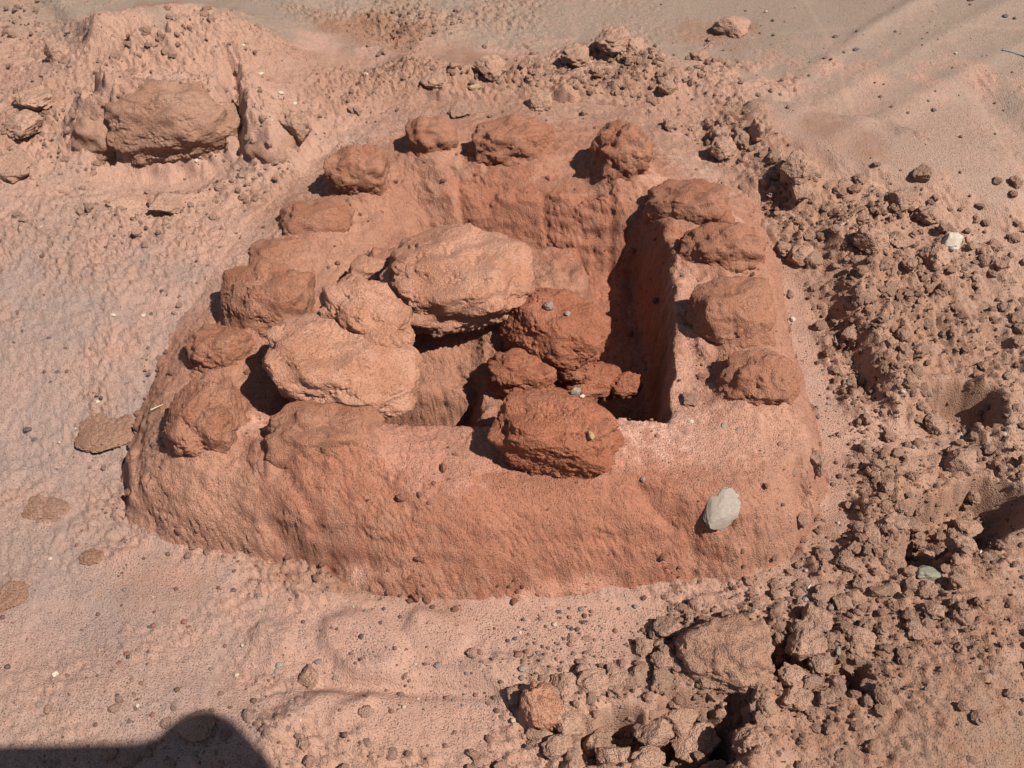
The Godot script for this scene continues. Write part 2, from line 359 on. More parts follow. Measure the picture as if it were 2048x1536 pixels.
const LUMPS = [
	["sand_boulder", "largest pale sand lump in the courtyard, broad and rounded with a flat top", "lumps piled in the courtyard", -0.0901, 0.095, -0.0668, 0.1194, 0.0682, 0.0922, -6, 8, 2.6, 1, 0, 6],
	["sand_boulder", "bean-shaped sand lump leaning against the largest pale lump", "lumps piled in the courtyard", -0.2173, 0.145, 0.045, 0.0737, 0.046, 0.0541, -34, -24, 2.3, 2, 0, 6],
	["sand_boulder", "broad smooth sand lump capping the front corner pillar of the wall", "lumps piled in the courtyard", -0.2549, 0.105, 0.1184, 0.113, 0.0535, 0.0803, -8, -10, 2.4, 3, 0, 6],
	["sand_boulder", "reddish cracked sand lump with a grey pebble stuck on top", "lumps piled in the courtyard", 0.0653, 0.06, 0.0036, 0.0819, 0.0595, 0.0658, -12, -14, 2.8, 4, 2, 6],
	["sand_boulder", "small reddish lump wedged under the cracked lump with the pebble", "lumps piled in the courtyard", 0.0157, 0.055, 0.0677, 0.0542, 0.0372, 0.0372, -8, -8, 2.4, 5, 2, 5],
	["sand_boulder", "red potato-shaped lump resting on the front wall ledge", "lumps piled in the courtyard", 0.0602, 0.105, 0.2389, 0.0855, 0.0517, 0.0632, -8, -4, 2.5, 6, 2, 6],
	["sand_boulder", "small pale lump tucked behind the bean-shaped lump", "lumps piled in the courtyard", -0.2427, 0.095, -0.147, 0.0364, 0.0239, 0.0265, 0, 0, 2.5, 7, 0, 4],
	["sand_boulder", "tiny crumbly clod in the shaded courtyard corner", "lumps piled in the courtyard", 0.1818, 0.03, 0.0535, 0.0266, 0.0204, 0.0204, 15, 0, 2.4, 8, 2, 4],
	["sand_boulder", "low broken lump beside the tiny clod behind the ledge", "lumps piled in the courtyard", 0.1304, 0.02, 0.0415, 0.0476, 0.027, 0.0324, 10, 0, 2.4, 9, 2, 4],
	["sand_pillar", "cracked sand block forming the front corner pillar of the wall", "", -0.2666, 0.05, 0.2239, 0.0816, 0.0598, 0.0478, 0, 0, 3.2, 10, 1, 5],
	["battlement_clod", "leftmost of the three round clods along the back wall", "clods set along the wall tops", -0.1573, 0.1, -0.5074, 0.0499, 0.0442, 0.0442, 0, 0, 2.3, 11, 1, 4],
	["battlement_clod", "broken middle clod of the three along the back wall", "clods set along the wall tops", 0.0029, 0.1, -0.4874, 0.0802, 0.0472, 0.0447, 4, 0, 2.6, 12, 1, 5],
	["battlement_clod", "tall round clod at the right end of the back wall", "clods set along the wall tops", 0.2048, 0.1, -0.4297, 0.0547, 0.0634, 0.0573, 10, 0, 2.4, 13, 1, 5],
	["battlement_clod", "jagged dark clod at the back corner of the right wall", "clods set along the wall tops", 0.3136, 0.085, -0.2921, 0.0733, 0.05, 0.05, -20, 12, 2.8, 14, 1, 5],
	["battlement_clod", "second clod down the right wall from the jagged corner clod", "clods set along the wall tops", 0.3527, 0.095, -0.1706, 0.0694, 0.048, 0.0457, -6, 6, 2.8, 15, 1, 5],
	["battlement_clod", "big dark brown clod halfway along the right wall", "clods set along the wall tops", 0.3462, 0.095, 0.0034, 0.0679, 0.058, 0.0553, -6, 8, 2.8, 16, 1, 5],
	["battlement_clod", "smooth clod nearest the front on the right wall", "clods set along the wall tops", 0.3653, 0.095, 0.1271, 0.0578, 0.0436, 0.0456, -6, 8, 2.5, 17, 1, 5],
	["battlement_clod", "squarish tan clod at the back left corner of the wall", "clods set along the wall tops", -0.2881, 0.085, -0.3997, 0.056, 0.0549, 0.047, 6, 0, 3.2, 18, 1, 5],
	["battlement_clod", "low slumped clod below the squarish corner clod", "clods set along the wall tops", -0.3515, 0.06, -0.2939, 0.0666, 0.0435, 0.0456, 0, 0, 2.8, 19, 1, 4],
	["battlement_clod", "flat crumbling clod between the slumped clod and the big left clod", "clods set along the wall tops", -0.4094, 0.05, -0.2179, 0.056, 0.035, 0.042, 6, 0, 2.8, 20, 1, 4],
	["battlement_clod", "big angular reddish clod midway along the left wall", "clods set along the wall tops", -0.3973, 0.045, -0.0617, 0.0768, 0.0684, 0.0651, 0, 4, 3, 21, 1, 6],
	["battlement_clod", "small rough clod above the big rounded front left clod", "clods set along the wall tops", -0.4588, 0.065, 0.0262, 0.055, 0.0388, 0.0409, 0, 6, 2.7, 22, 1, 5],
	["battlement_clod", "big rounded clod at the front left corner of the fort", "clods set along the wall tops", -0.4459, 0.05, 0.1899, 0.0564, 0.0623, 0.0561, -4, 4, 3, 23, 1, 6],
	["earth_lump", "large earth lump with a shadowed underside on the bank behind the fort", "", -0.6603, 0.075, -0.5538, 0.1223, 0.0742, 0.0742, 0, -4, 2.8, 24, 3, 6],
	["earth_lump", "blocky earth lump next to the large lump on the bank", "", -0.796, 0.08, -0.5466, 0.0611, 0.0512, 0.0512, 10, 0, 3, 25, 3, 4],
	["earth_lump", "crumbling ridge lump right of the crack on the bank", "", -0.4686, 0.055, -0.5261, 0.0574, 0.0554, 0.0693, 0, 0, 2.5, 26, 3, 4],
	["earth_clod", "largest loose earth clod in front of the fort corner", "", 0.2765, -0.01, 0.5096, 0.0577, 0.0411, 0.0452, -6, 6, 2.7, 27, 3, 5],
	["earth_clod", "smooth pinkish clod at the edge of the front rubble", "", 0.0367, -0.01, 0.578, 0.0246, 0.0283, 0.0283, 30, 0, 2.6, 28, 0, 4],
	["earth_clod", "smooth rounded clod beside the deep shadow in the front rubble", "", 0.3003, -0.02, 0.6215, 0.024, 0.024, 0.024, 0, 0, 2.3, 29, 3, 4],
	["grey_stone", "flat pale grey stone lying on the front slope of the fort", "", 0.2883, 0.105, 0.3345, 0.0302, 0.0063, 0.021, 42, 0, 3.2, 30, 4, 4],
	["white_stone", "white stone lying in the rubble beyond the right wall", "", 0.7891, 0.075, -0.2598, 0.0192, 0.0157, 0.0174, 20, 25, 2.3, 31, 5, 4],
	["green_stone", "greenish grey stone half buried in the front right rubble", "", 0.5733, 0, 0.3921, 0.0176, 0.0104, 0.0127, -15, 0, 2.4, 32, 6, 4],
	["damp_clod", "broad damp brown slab of crust pressed into the sand left of the fort", "damp crust clods in the pale sand", -0.643, 0, 0.1176, 0.0431, 0.0081, 0.0406, 8, 0, 3, 33, 7, 5],
	["damp_clod", "narrow damp crust slab below the broad slab on the open sand", "damp crust clods in the pale sand", -0.7021, 0, 0.2565, 0.0347, 0.0056, 0.0225, -6, 0, 2.8, 34, 7, 4],
	["damp_clod", "smallest round damp lump on the open sand", "damp crust clods in the pale sand", -0.6085, 0, 0.3406, 0.0166, 0.0047, 0.013, 0, 0, 2.6, 35, 7, 4],
	["damp_clod", "damp slab cut by the left edge of the view", "damp crust clods in the pale sand", -0.7043, 0, 0.408, 0.0255, 0.005, 0.0221, 20, 0, 2.8, 36, 7, 4]
]
const CLODS = [
	[0.406, 0.4633, 0.0218, 0.0164],
	[0.0026, 0.559, 0.0104, 0.0091],
	[0.1372, 0.5394, 0.0183, 0.0118],
	[0.101, 0.5467, 0.0196, 0.013],
	[0.178, 0.5969, 0.0203, 0.0242],
	[0.1529, 0.6021, 0.0089, 0.0177],
	[0.1095, 0.603, 0.0152, 0.0209],
	[0.0676, 0.5905, 0.0204, 0.014],
	[0.0692, 0.5485, 0.0182, 0.0143],
	[0.2155, 0.5672, 0.0206, 0.0155],
	[0.2405, 0.5882, 0.0255, 0.0128],
	[0.3176, 0.5602, 0.0097, 0.0168],
	[0.2544, 0.6343, 0.0186, 0.0155],
	[0.1933, 0.5461, 0.0143, 0.0091],
	[0.1627, 0.5325, 0.0131, 0.0079],
	[0.2633, 0.5302, 0.0066, 0.0053],
	[0.1298, 0.6384, 0.0248, 0.0124],
	[0.167, 0.6351, 0.0186, 0.0137],
	[0.0277, 0.6017, 0.0127, 0.0101],
	[0.0577, 0.6243, 0.0156, 0.0112],
	[0.1033, 0.6297, 0.01, 0.0125],
	[0.0759, 0.6374, 0.0124, 0.0087],
	[0.2108, 0.4643, 0.017, 0.015],
	[0.1922, 0.4724, 0.0095, 0.0088],
	[0.1959, 0.4898, 0.0094, 0.0081],
	[0.2003, 0.5161, 0.0159, 0.0093],
	[0.3205, 0.5766, 0.0115, 0.0115],
	[0.2755, 0.5426, 0.0118, 0.0091],
	[0.366, 0.5394, 0.0183, 0.0118],
	[0.3608, 0.565, 0.0168, 0.0129],
	[0.4591, 0.4857, 0.0175, 0.0108],
	[0.4479, 0.4771, 0.0108, 0.0095],
	[0.3639, 0.4827, 0.0094, 0.0108],
	[0.3884, 0.4944, 0.0242, 0.0148],
	[0.4008, 0.5227, 0.0145, 0.0119],
	[0.4724, 0.3584, 0.0086, 0.0072],
	[0.5465, 0.3083, 0.0177, 0.0133],
	[0.5119, 0.3369, 0.0145, 0.0116],
	[0.5992, 0.292, 0.0119, 0.0104],
	[0.6169, 0.2741, 0.012, 0.0105],
	[0.623, 0.3177, 0.0191, 0.0147],
	[0.6342, 0.3475, 0.0188, 0.0145],
	[0.5482, 0.3603, 0.0144, 0.0115],
	[0.5645, 0.4545, 0.0137, 0.011],
	[0.5392, 0.48, 0.0135, 0.0095],
	[0.6967, 0.1835, 0.0203, 0.0172],
	[0.612, 0.2667, 0.015, 0.012],
	[0.5509, 0.3094, 0.0162, 0.0118],
	[0.5082, 0.3413, 0.013, 0.0101],
	[0.5791, 0.3013, 0.0118, 0.0096],
	[0.5297, 0.3638, 0.0129, 0.01],
	[0.444, 0.3566, 0.0115, 0.0086],
	[0.4533, 0.4312, 0.0125, 0.0083],
	[0.4317, 0.4116, 0.0126, 0.0063],
	[0.5253, -0.3812, 0.0285, 0.0228],
	[0.5243, -0.3466, 0.0206, 0.0131],
	[0.4894, -0.2593, 0.0146, 0.0119],
	[0.5201, -0.2396, 0.0236, 0.0154],
	[0.538, -0.2299, 0.0145, 0.0127],
	[0.6246, -0.2231, 0.0272, 0.0208],
	[0.7615, -0.3193, 0.0205, 0.0167],
	[0.6968, -0.2611, 0.0219, 0.0137],
	[0.7537, -0.2254, 0.0235, 0.0181],
	[0.714, -0.3468, 0.0206, 0.0169],
	[0.5796, -0.082, 0.0156, 0.0121],
	[0.4759, -0.5247, 0.02, 0.0259],
	[0.409, -0.4916, 0.0216, 0.0197],
	[0.4468, -0.5146, 0.0178, 0.0178],
	[0.22, -0.8461, 0.0466, 0.0222],
	[0.1369, -0.8199, 0.0286, 0.0176],
	[-0.047, -0.7656, 0.0281, 0.0194],
	[0.2631, -0.8332, 0.0221, 0.0154],
	[0.4965, -0.9712, 0.0346, 0.0208],
	[-0.1623, -0.7233, 0.0213, 0.0128],
	[-0.9508, -0.623, 0.037, 0.0165],
	[-0.9589, -0.5577, 0.0403, 0.0181],
	[-0.9523, -0.4538, 0.0349, 0.0194],
	[-0.9668, -0.8067, 0.0285, 0.0197],
	[-0.3962, 0.6012, 0.0215, 0.0063],
	[-0.6414, -0.3509, 0.0279, 0.0112],
	[-0.7182, -0.3603, 0.0336, 0.0093],
	[0.4095, -0.8645, 0.0178, 0.0111],
	[0.3204, -0.7036, 0.0169, 0.0127],
	[0.3191, -0.5979, 0.0163, 0.0143],
	[0.0582, -0.6818, 0.0252, 0.0147],
	[-0.107, -0.6486, 0.0228, 0.0104],
	[0.5309, -0.3763, 0.0246, 0.0132],
	[-0.0576, 0.1742, 0.0157, 0.0094],
	[-0.2648, 0.525, 0.0132, 0.0106],
	[0.1082, 0.2075, 0.0108, 0.0077],
	[0.2642, 0.1534, 0.0111, 0.0079],
	[0.3997, 0.1186, 0.016, 0.0096],
	[0.4419, 0.2398, 0.0137, 0.0152],
	[-0.417, -0.5316, 0.03, 0.026],
	[0.3588, 0.1525, 0.0111, 0.0063]
]
const PEBBLES = [
	[-0.7686, 0.1185, 0.0072, 0.0056, 0, 0],
	[-0.7554, 0.132, 0.0048, 0.0032, 0, 0],
	[-0.3923, 0.397, 0.0049, 0.0042, 0, 0],
	[0.0649, 0.4325, 0.0041, 0.0035, 0, 0],
	[0.0559, 0.0069, 0.0078, 0.0085, 2, 20],
	[0.086, 0.0199, 0.0046, 0.0046, 4, 0],
	[0.1058, 0.2801, 0.0047, 0.0068, 1, 20],
	[-0.5999, 0.5263, 0.0046, 0.0046, 3, 0],
	[-0.6035, 0.5695, 0.0051, 0.0045, 2, 0],
	[-0.6664, 0.0695, 0.0049, 0.004, 3, 0],
	[-0.6925, 0.1141, 0.004, 0.004, 3, 0],
	[0.0158, 0.522, 0.0066, 0.004, 4, 0],
	[0.0059, 0.543, 0.0052, 0.0033, 0, 0],
	[-0.0981, 0.5128, 0.0053, 0.0053, 2, 0],
	[0.0073, 0.4999, 0.0053, 0.0053, 5, 40],
	[0.1678, 0.5178, 0.0093, 0.004, 5, -30],
	[0.4147, 0.401, 0.0049, 0.0042, 3, 0],
	[0.4076, 0.4185, 0.0049, 0.0042, 4, 0],
	[0.4373, 0.4348, 0.0062, 0.0041, 2, 0],
	[0.4242, 0.5092, 0.004, 0.0053, 4, 0],
	[-0.9887, -0.9344, 0.009, 0.0068, 2, 0],
	[-0.9745, -0.8376, 0.0066, 0.0055, 0, 0],
	[-0.8697, -0.7851, 0.0086, 0.0065, 0, 0],
	[-0.306, -0.7484, 0.0053, 0.0043, 3, 0],
	[-0.8957, -0.5331, 0.0069, 0.004, 2, 0],
	[0.7428, -0.8418, 0.0088, 0.0044, 0, 0],
	[1.1068, -0.9757, 0.008, 0.0057, 0, 0],
	[1.0586, -1.0592, 0.0094, 0.0059, 5, 0],
	[0.711, -0.8963, 0.0078, 0.0045, 0, 0],
	[0.6701, -0.8101, 0.0076, 0.0044, 5, 0],
	[0.8009, -0.275, 0.0055, 0.0037, 3, 0],
	[0.6544, 0.3644, 0.0043, 0.0043, 3, 0],
	[-0.3476, -0.1109, 0.0043, 0.0034, 0, 0],
	[-0.3215, -0.1886, 0.0044, 0.0035, 0, 0],
	[-0.1731, -0.7185, 0.0042, 0.0042, 3, 0],
	[-0.0781, -0.7185, 0.0148, 0.0063, 1, -10],
	[0.0894, 0.2033, 0.0077, 0.0054, 4, 0],
	[0.3052, 0.2033, 0.0054, 0.0046, 4, 0],
	[0.3276, 0.2081, 0.0054, 0.0038, 2, 0],
	[0.4903, -0.1239, 0.0044, 0.0052, 3, 0],
	[0.6807, 0.1336, 0.0064, 0.0048, 2, 0],
	[-0.52, 0.5107, 0.004, 0.0027, 5, 0],
	[-0.4957, 0.4547, 0.0041, 0.0027, 0, 0],
	[-0.4633, 0.4705, 0.0041, 0.0027, 2, 0],
	[-0.4427, 0.454, 0.0034, 0.0027, 5, 0],
	[-0.507, 0.5581, 0.0032, 0.0026, 0, 0],
	[-0.5135, 0.4977, 0.004, 0.0033, 5, 0],
	[-0.3078, 0.5107, 0.0053, 0.0046, 4, 0],
	[-0.3117, 0.5192, 0.004, 0.004, 2, 0],
	[-0.2581, 0.5049, 0.0047, 0.004, 2, 0],
	[-0.2329, 0.5263, 0.0039, 0.0033, 2, 0],
	[-0.3621, 0.5249, 0.0033, 0.0026, 3, 0],
	[-0.4773, 0.5729, 0.0026, 0.0026, 3, 0],
	[-0.3058, 0.6006, 0.0025, 0.0025, 3, 0],
	[-0.2648, 0.596, 0.0025, 0.0025, 3, 0],
	[0.0109, 0.4653, 0.0027, 0.0027, 3, 0],
	[0.1848, 0.4926, 0.0047, 0.0033, 0, 0],
	[0.1817, 0.2958, 0.0037, 0.0037, 2, 0],
	[0.0965, 0.2177, 0.0046, 0.0031, 3, 0],
	[0.2601, 0.1936, 0.0046, 0.0039, 3, 0],
	[0.3642, 0.389, 0.0042, 0.0035, 2, 0],
	[0.8495, -0.6228, 0.0061, 0.0051, 0, 0],
	[-0.7175, -0.9874, 0.0069, 0.0046, 2, 0],
	[-0.5146, -0.7086, 0.0063, 0.0042, 3, 0],
	[-0.4716, -0.6699, 0.0062, 0.0042, 3, 0],
	[-0.557, -0.7687, 0.0054, 0.0043, 3, 0],
	[-0.4307, -0.6044, 0.0051, 0.0041, 3, 0],
	[-0.6138, -0.4902, 0.0049, 0.0049, 3, 0],
	[-0.421, -0.2286, 0.0053, 0.0044, 3, 0],
	[-0.4978, -0.3161, 0.0046, 0.0046, 2, 0],
	[-0.93, -0.6415, 0.0041, 0.0041, 3, 0],
	[-0.6729, -0.0862, 0.0051, 0.0034, 3, 0],
	[-0.6221, -0.0862, 0.0042, 0.0034, 3, 0],
	[-0.7681, -0.0391, 0.0042, 0.0025, 0, 0],
	[-0.7424, 0.0202, 0.0041, 0.0033, 0, 0],
	[-0.726, 0.0202, 0.0033, 0.0033, 5, 0],
	[-0.6027, -0.0252, 0.0033, 0.0033, 0, 0],
	[-0.6102, -0.0911, 0.0034, 0.0034, 0, 0],
	[-0.6022, -0.1408, 0.0043, 0.0034, 0, 0],
	[0.4462, 0.401, 0.0056, 0.0042, 5, 0]
]
const STICKS = [
	[-0.5539, 0.1302, -0.5377, 0.1194, 0.0012, 0, 0],
	[1.0524, -0.8312, 1.0997, -0.8101, 0.0024, 0.012, 1],
	[0.5836, -0.2659, 0.611, -0.2863, 0.0018, 0.002, 2]
]

# ---------------------------------------------------------------- shared state
const FX0 = -2.0
const FZ0 = -2.2
const FC = 0.008
const FNX = 501
const FNZ = 426
var field_h := PackedFloat32Array()
var field_rubble := PackedFloat32Array()
var field_smooth := PackedFloat32Array()
var field_damp := PackedFloat32Array()
var field_tan := PackedFloat32Array()
var field_pale := PackedFloat32Array()
const TX0 = -0.72
const TZ0 = -0.92
const TC = 0.006
const TNX = 232
const TNZ = 232
var fort_h := PackedFloat32Array()
var fort_in := PackedFloat32Array()
var fort_zone := PackedInt32Array()
var n_low := FastNoiseLite.new()
var n_mid := FastNoiseLite.new()
var n_fine := FastNoiseLite.new()
var n_crust := FastNoiseLite.new()
var n_cell := FastNoiseLite.new()
var n_cell_big := FastNoiseLite.new()
var n_patch := FastNoiseLite.new()
var n3_lump := FastNoiseLite.new()
var n3_crumb := FastNoiseLite.new()
var n3_fine := FastNoiseLite.new()
var rng := RandomNumberGenerator.new()
var names := {}
var ico_v := []
var ico_i := []
var mats := {}
var last_low := 0.0
var lump_skins := []
const PERSON_X = 0.54
const PERSON_Z = 1.42
const ELBOW = Vector3(0.405, 1.335, 1.118)
const WRIST = Vector3(0.06, 1.30, 1.130)

# linear base colours
const C_SAND = Color(0.415, 0.258, 0.207)
const C_PALE = Color(0.312, 0.228, 0.202)
const C_CRUST = Color(0.55, 0.325, 0.255)
const C_TAN = Color(0.272, 0.218, 0.180)
const C_DAMP = Color(0.275, 0.152, 0.105)
const C_RED = Color(0.368, 0.186, 0.131)
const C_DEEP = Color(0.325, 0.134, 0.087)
const C_CLOD = Color(0.40, 0.252, 0.190)

func _ready():
	rng.seed = 7
	# ---- camera
	var cam := Camera3D.new()
	cam.name = "camera"
	cam.position = Vector3(0, 1.2, 1.12)
	cam.rotation_degrees = Vector3(-47, 0, 0)
	cam.fov = 43.0
	cam.near = 0.05
	cam.far = 300.0
	add_child(cam)
	cam.current = true
	# ---- sky
	var sky_mat := ProceduralSkyMaterial.new()
	sky_mat.sky_top_color = Color(0.40, 0.44, 0.51)
	sky_mat.sky_horizon_color = Color(0.70, 0.70, 0.69)
	sky_mat.sky_curve = 0.12
	sky_mat.ground_bottom_color = Color(0.45, 0.33, 0.27)
	sky_mat.ground_horizon_color = Color(0.62, 0.56, 0.50)
	var env := Environment.new()
	env.background_mode = Environment.BG_SKY
	env.sky = Sky.new()
	env.sky.sky_material = sky_mat
	env.tonemap_mode = Environment.TONE_MAPPER_LINEAR
	env.tonemap_exposure = 1.76
	env.background_energy_multiplier = 0.72
	env.sdfgi_enabled = true
	env.ssao_enabled = true
	env.ssil_enabled = true
	var we := WorldEnvironment.new()
	we.name = "world_environment"
	we.environment = env
	add_child(we)
	# ---- sun: high, from the right and a little from behind the viewer
	var sun := DirectionalLight3D.new()
	sun.name = "sun"
	sun.light_energy = 1.45
	sun.light_color = Color(1.0, 0.955, 0.895)
	sun.light_angular_distance = 0.5
	sun.shadow_enabled = true
	var e := deg_to_rad(55.0)
	var a := deg_to_rad(32.0)
	var to_sun := Vector3(cos(e) * cos(a), sin(e), cos(e) * sin(a))
	add_child(sun)
	sun.look_at_from_position(to_sun * 5.0, Vector3.ZERO, Vector3.UP)
	# ---- everything else
	setup_noise()
	setup_materials()
	for k in 7:
		make_ico_level(k)
	build_fields()
	build_fort_field()
	build_ground()
	build_fort()
	build_lumps()
	build_clods()
	build_pebbles()
	build_straw()
	build_crumbs()
	build_person()

# ---------------------------------------------------------------- helpers
func setup_noise():
	var spec = [[n_low, 11, 2.2, 3], [n_mid, 12, 14.0, 3], [n_fine, 13, 75.0, 4], [n_crust, 14, 38.0, 4], [n_patch, 17, 9.0, 5], [n3_lump, 18, 1.3, 2], [n3_crumb, 19, 42.0, 3], [n3_fine, 20, 130.0, 3]]
	for s in spec:
		s[0].noise_type = FastNoiseLite.TYPE_SIMPLEX_SMOOTH
		s[0].seed = s[1]
		s[0].frequency = s[2]
		s[0].fractal_type = FastNoiseLite.FRACTAL_FBM
		s[0].fractal_octaves = s[3]
	for s in [[n_cell, 15, 62.0], [n_cell_big, 16, 24.0]]:
		s[0].noise_type = FastNoiseLite.TYPE_CELLULAR
		s[0].seed = s[1]
		s[0].frequency = s[2]
		s[0].cellular_return_type = FastNoiseLite.RETURN_DISTANCE
		s[0].cellular_jitter = 1.0
		s[0].fractal_type = FastNoiseLite.FRACTAL_NONE

func noise_image(freq: float, octaves: int, sd: int, size: int, kind := FastNoiseLite.TYPE_SIMPLEX_SMOOTH) -> Image:
	var n := FastNoiseLite.new()
	n.noise_type = kind
	n.seed = sd
	n.frequency = freq
	n.fractal_octaves = octaves
	var im := n.get_seamless_image(size, size)
	im.convert(Image.FORMAT_L8)
	return im

func setup_materials():
	var size := 1024
	var fine := noise_image(0.11, 2, 3, size).get_data()
	var mid := noise_image(0.03, 4, 4, size).get_data()
	var cell := noise_image(0.09, 1, 5, size, FastNoiseLite.TYPE_CELLULAR).get_data()
	var spk := noise_image(0.075, 2, 6, size).get_data()
	var grit := noise_image(0.16, 1, 8, size, FastNoiseLite.TYPE_CELLULAR).get_data()
	var col := PackedByteArray()
	var bmp := PackedByteArray()
	col.resize(size * size * 3)
	bmp.resize(size * size)
	for i in size * size:
		var f := fine[i] / 255.0
		var m := mid[i] / 255.0
		var c := cell[i] / 255.0
		var speck := spk[i] / 255.0
		var v := 0.74 + 0.26 * (0.55 * f + 0.12 * m + 0.33 * (1.0 - c))
		var g := v
		var b := v
		var rr := v
		if speck > 0.70:
			var k := clampf((speck - 0.70) * 9.0, 0.0, 1.0)
			rr = lerpf(v, v * 0.82, k); g = lerpf(v, v * 0.80, k); b = lerpf(v, v * 0.83, k)
		elif speck < 0.20:
			var k := clampf((0.20 - speck) * 10.0, 0.0, 1.0)
			rr = lerpf(v, 1.0, k); g = lerpf(v, 1.0, k); b = lerpf(v, 1.0, k)
		col[i * 3] = int(clampf(rr, 0, 1) * 255.0)
		col[i * 3 + 1] = int(clampf(g, 0, 1) * 255.0)
		col[i * 3 + 2] = int(clampf(b, 0, 1) * 255.0)
		bmp[i] = int(clampf(0.18 * m + 0.22 * f + 0.42 * (1.0 - c) + 0.25 * (1.0 - grit[i] / 255.0) - 0.5 * clampf((speck - 0.66) * 6.0, 0.0, 1.0), 0, 1) * 255.0)
	var tex := ImageTexture.create_from_image(Image.create_from_data(size, size, false, Image.FORMAT_RGB8, col))
	var btex := ImageTexture.create_from_image(Image.create_from_data(size, size, false, Image.FORMAT_L8, bmp))
	for spec in [["ground", 3.7, 0.25], ["fort", 4.3, 0.32], ["lump", 5.1, 0.38], ["crumb", 6.0, 0.3], ["stone", 9.0, 0.06]]:
		var mt := StandardMaterial3D.new()
		mt.albedo_color = Color.WHITE
		mt.albedo_texture = tex
		mt.vertex_color_use_as_albedo = true
		mt.roughness = 0.95
		mt.metallic_specular = 0.25
		mt.uv1_triplanar = true
		mt.uv1_world_triplanar = spec[0] in ["ground", "fort"]
		mt.uv1_scale = Vector3.ONE * spec[1]
		mt.heightmap_enabled = true
		mt.heightmap_texture = btex
		mt.heightmap_scale = spec[2]
		mats[spec[0]] = mt
	mats["stone"].roughness = 0.6
	mats["stone"].metallic_specular = 0.4

func numbered(called: String) -> String:
	if not names.has(called):
		names[called] = 0
		return called
	names[called] += 1
	return "%s_%03d" % [called, names[called]]

func tag(o: Node, label: String, category: String, group := ""):
	o.set_meta("label", label)
	o.set_meta("category", category)
	if group != "":
		o.set_meta("group", group)

func make_ico_level(k: int):
	if k == 0:
		var t := (1.0 + sqrt(5.0)) / 2.0
		var v := PackedVector3Array([Vector3(-1, t, 0), Vector3(1, t, 0), Vector3(-1, -t, 0), Vector3(1, -t, 0), Vector3(0, -1, t), Vector3(0, 1, t), Vector3(0, -1, -t), Vector3(0, 1, -t), Vector3(t, 0, -1), Vector3(t, 0, 1), Vector3(-t, 0, -1), Vector3(-t, 0, 1)])
		for i in v.size():
			v[i] = v[i].normalized()
		ico_v.append(v)
		ico_i.append(PackedInt32Array([0, 11, 5, 0, 5, 1, 0, 1, 7, 0, 7, 10, 0, 10, 11, 1, 5, 9, 5, 11, 4, 11, 10, 2, 10, 7, 6, 7, 1, 8, 3, 9, 4, 3, 4, 2, 3, 2, 6, 3, 6, 8, 3, 8, 9, 4, 9, 5, 2, 4, 11, 6, 2, 10, 8, 6, 7, 9, 8, 1]))
		return
	var pv: PackedVector3Array = ico_v[k - 1].duplicate()
	var pi: PackedInt32Array = ico_i[k - 1]
	var out := PackedInt32Array()
	var mid := {}
	for f in range(0, pi.size(), 3):
		var c := [pi[f], pi[f + 1], pi[f + 2]]
		var m := [0, 0, 0]
		for j in 3:
			var p: int = c[j]
			var q: int = c[(j + 1) % 3]
			var key := mini(p, q) * 100000 + maxi(p, q)
			if not mid.has(key):
				mid[key] = pv.size()
				pv.append(((pv[p] + pv[q]) * 0.5).normalized())
			m[j] = mid[key]
		out.append_array(PackedInt32Array([c[0], m[0], m[2], c[1], m[1], m[0], c[2], m[2], m[1], m[0], m[1], m[2]]))
	ico_v.append(pv)
	ico_i.append(out)

func commit(v: PackedVector3Array, idx: PackedInt32Array, colors: PackedColorArray, flip: bool) -> ArrayMesh:
	# smooth normals from the faces, clockwise winding
	var nrm := PackedVector3Array()
	nrm.resize(v.size())
	var s := -1.0 if flip else 1.0
	for f in range(0, idx.size(), 3):
		var n := (v[idx[f + 1]] - v[idx[f]]).cross(v[idx[f + 2]] - v[idx[f]]) * s
		nrm[idx[f]] += n
		nrm[idx[f + 1]] += n
		nrm[idx[f + 2]] += n
	for i in nrm.size():
		nrm[i] = nrm[i].normalized()
	var arrays := []
	arrays.resize(Mesh.ARRAY_MAX)
	arrays[Mesh.ARRAY_VERTEX] = v
	arrays[Mesh.ARRAY_NORMAL] = nrm
	arrays[Mesh.ARRAY_COLOR] = colors
	arrays[Mesh.ARRAY_INDEX] = idx
	var m := ArrayMesh.new()
	m.add_surface_from_arrays(Mesh.PRIMITIVE_TRIANGLES, arrays)
	return m

func place(mesh: Mesh, material: Material, called: String, parent: Node) -> MeshInstance3D:
	var o := MeshInstance3D.new()
	o.name = called
	o.mesh = mesh
	o.material_override = material
	parent.add_child(o, true)
	return o

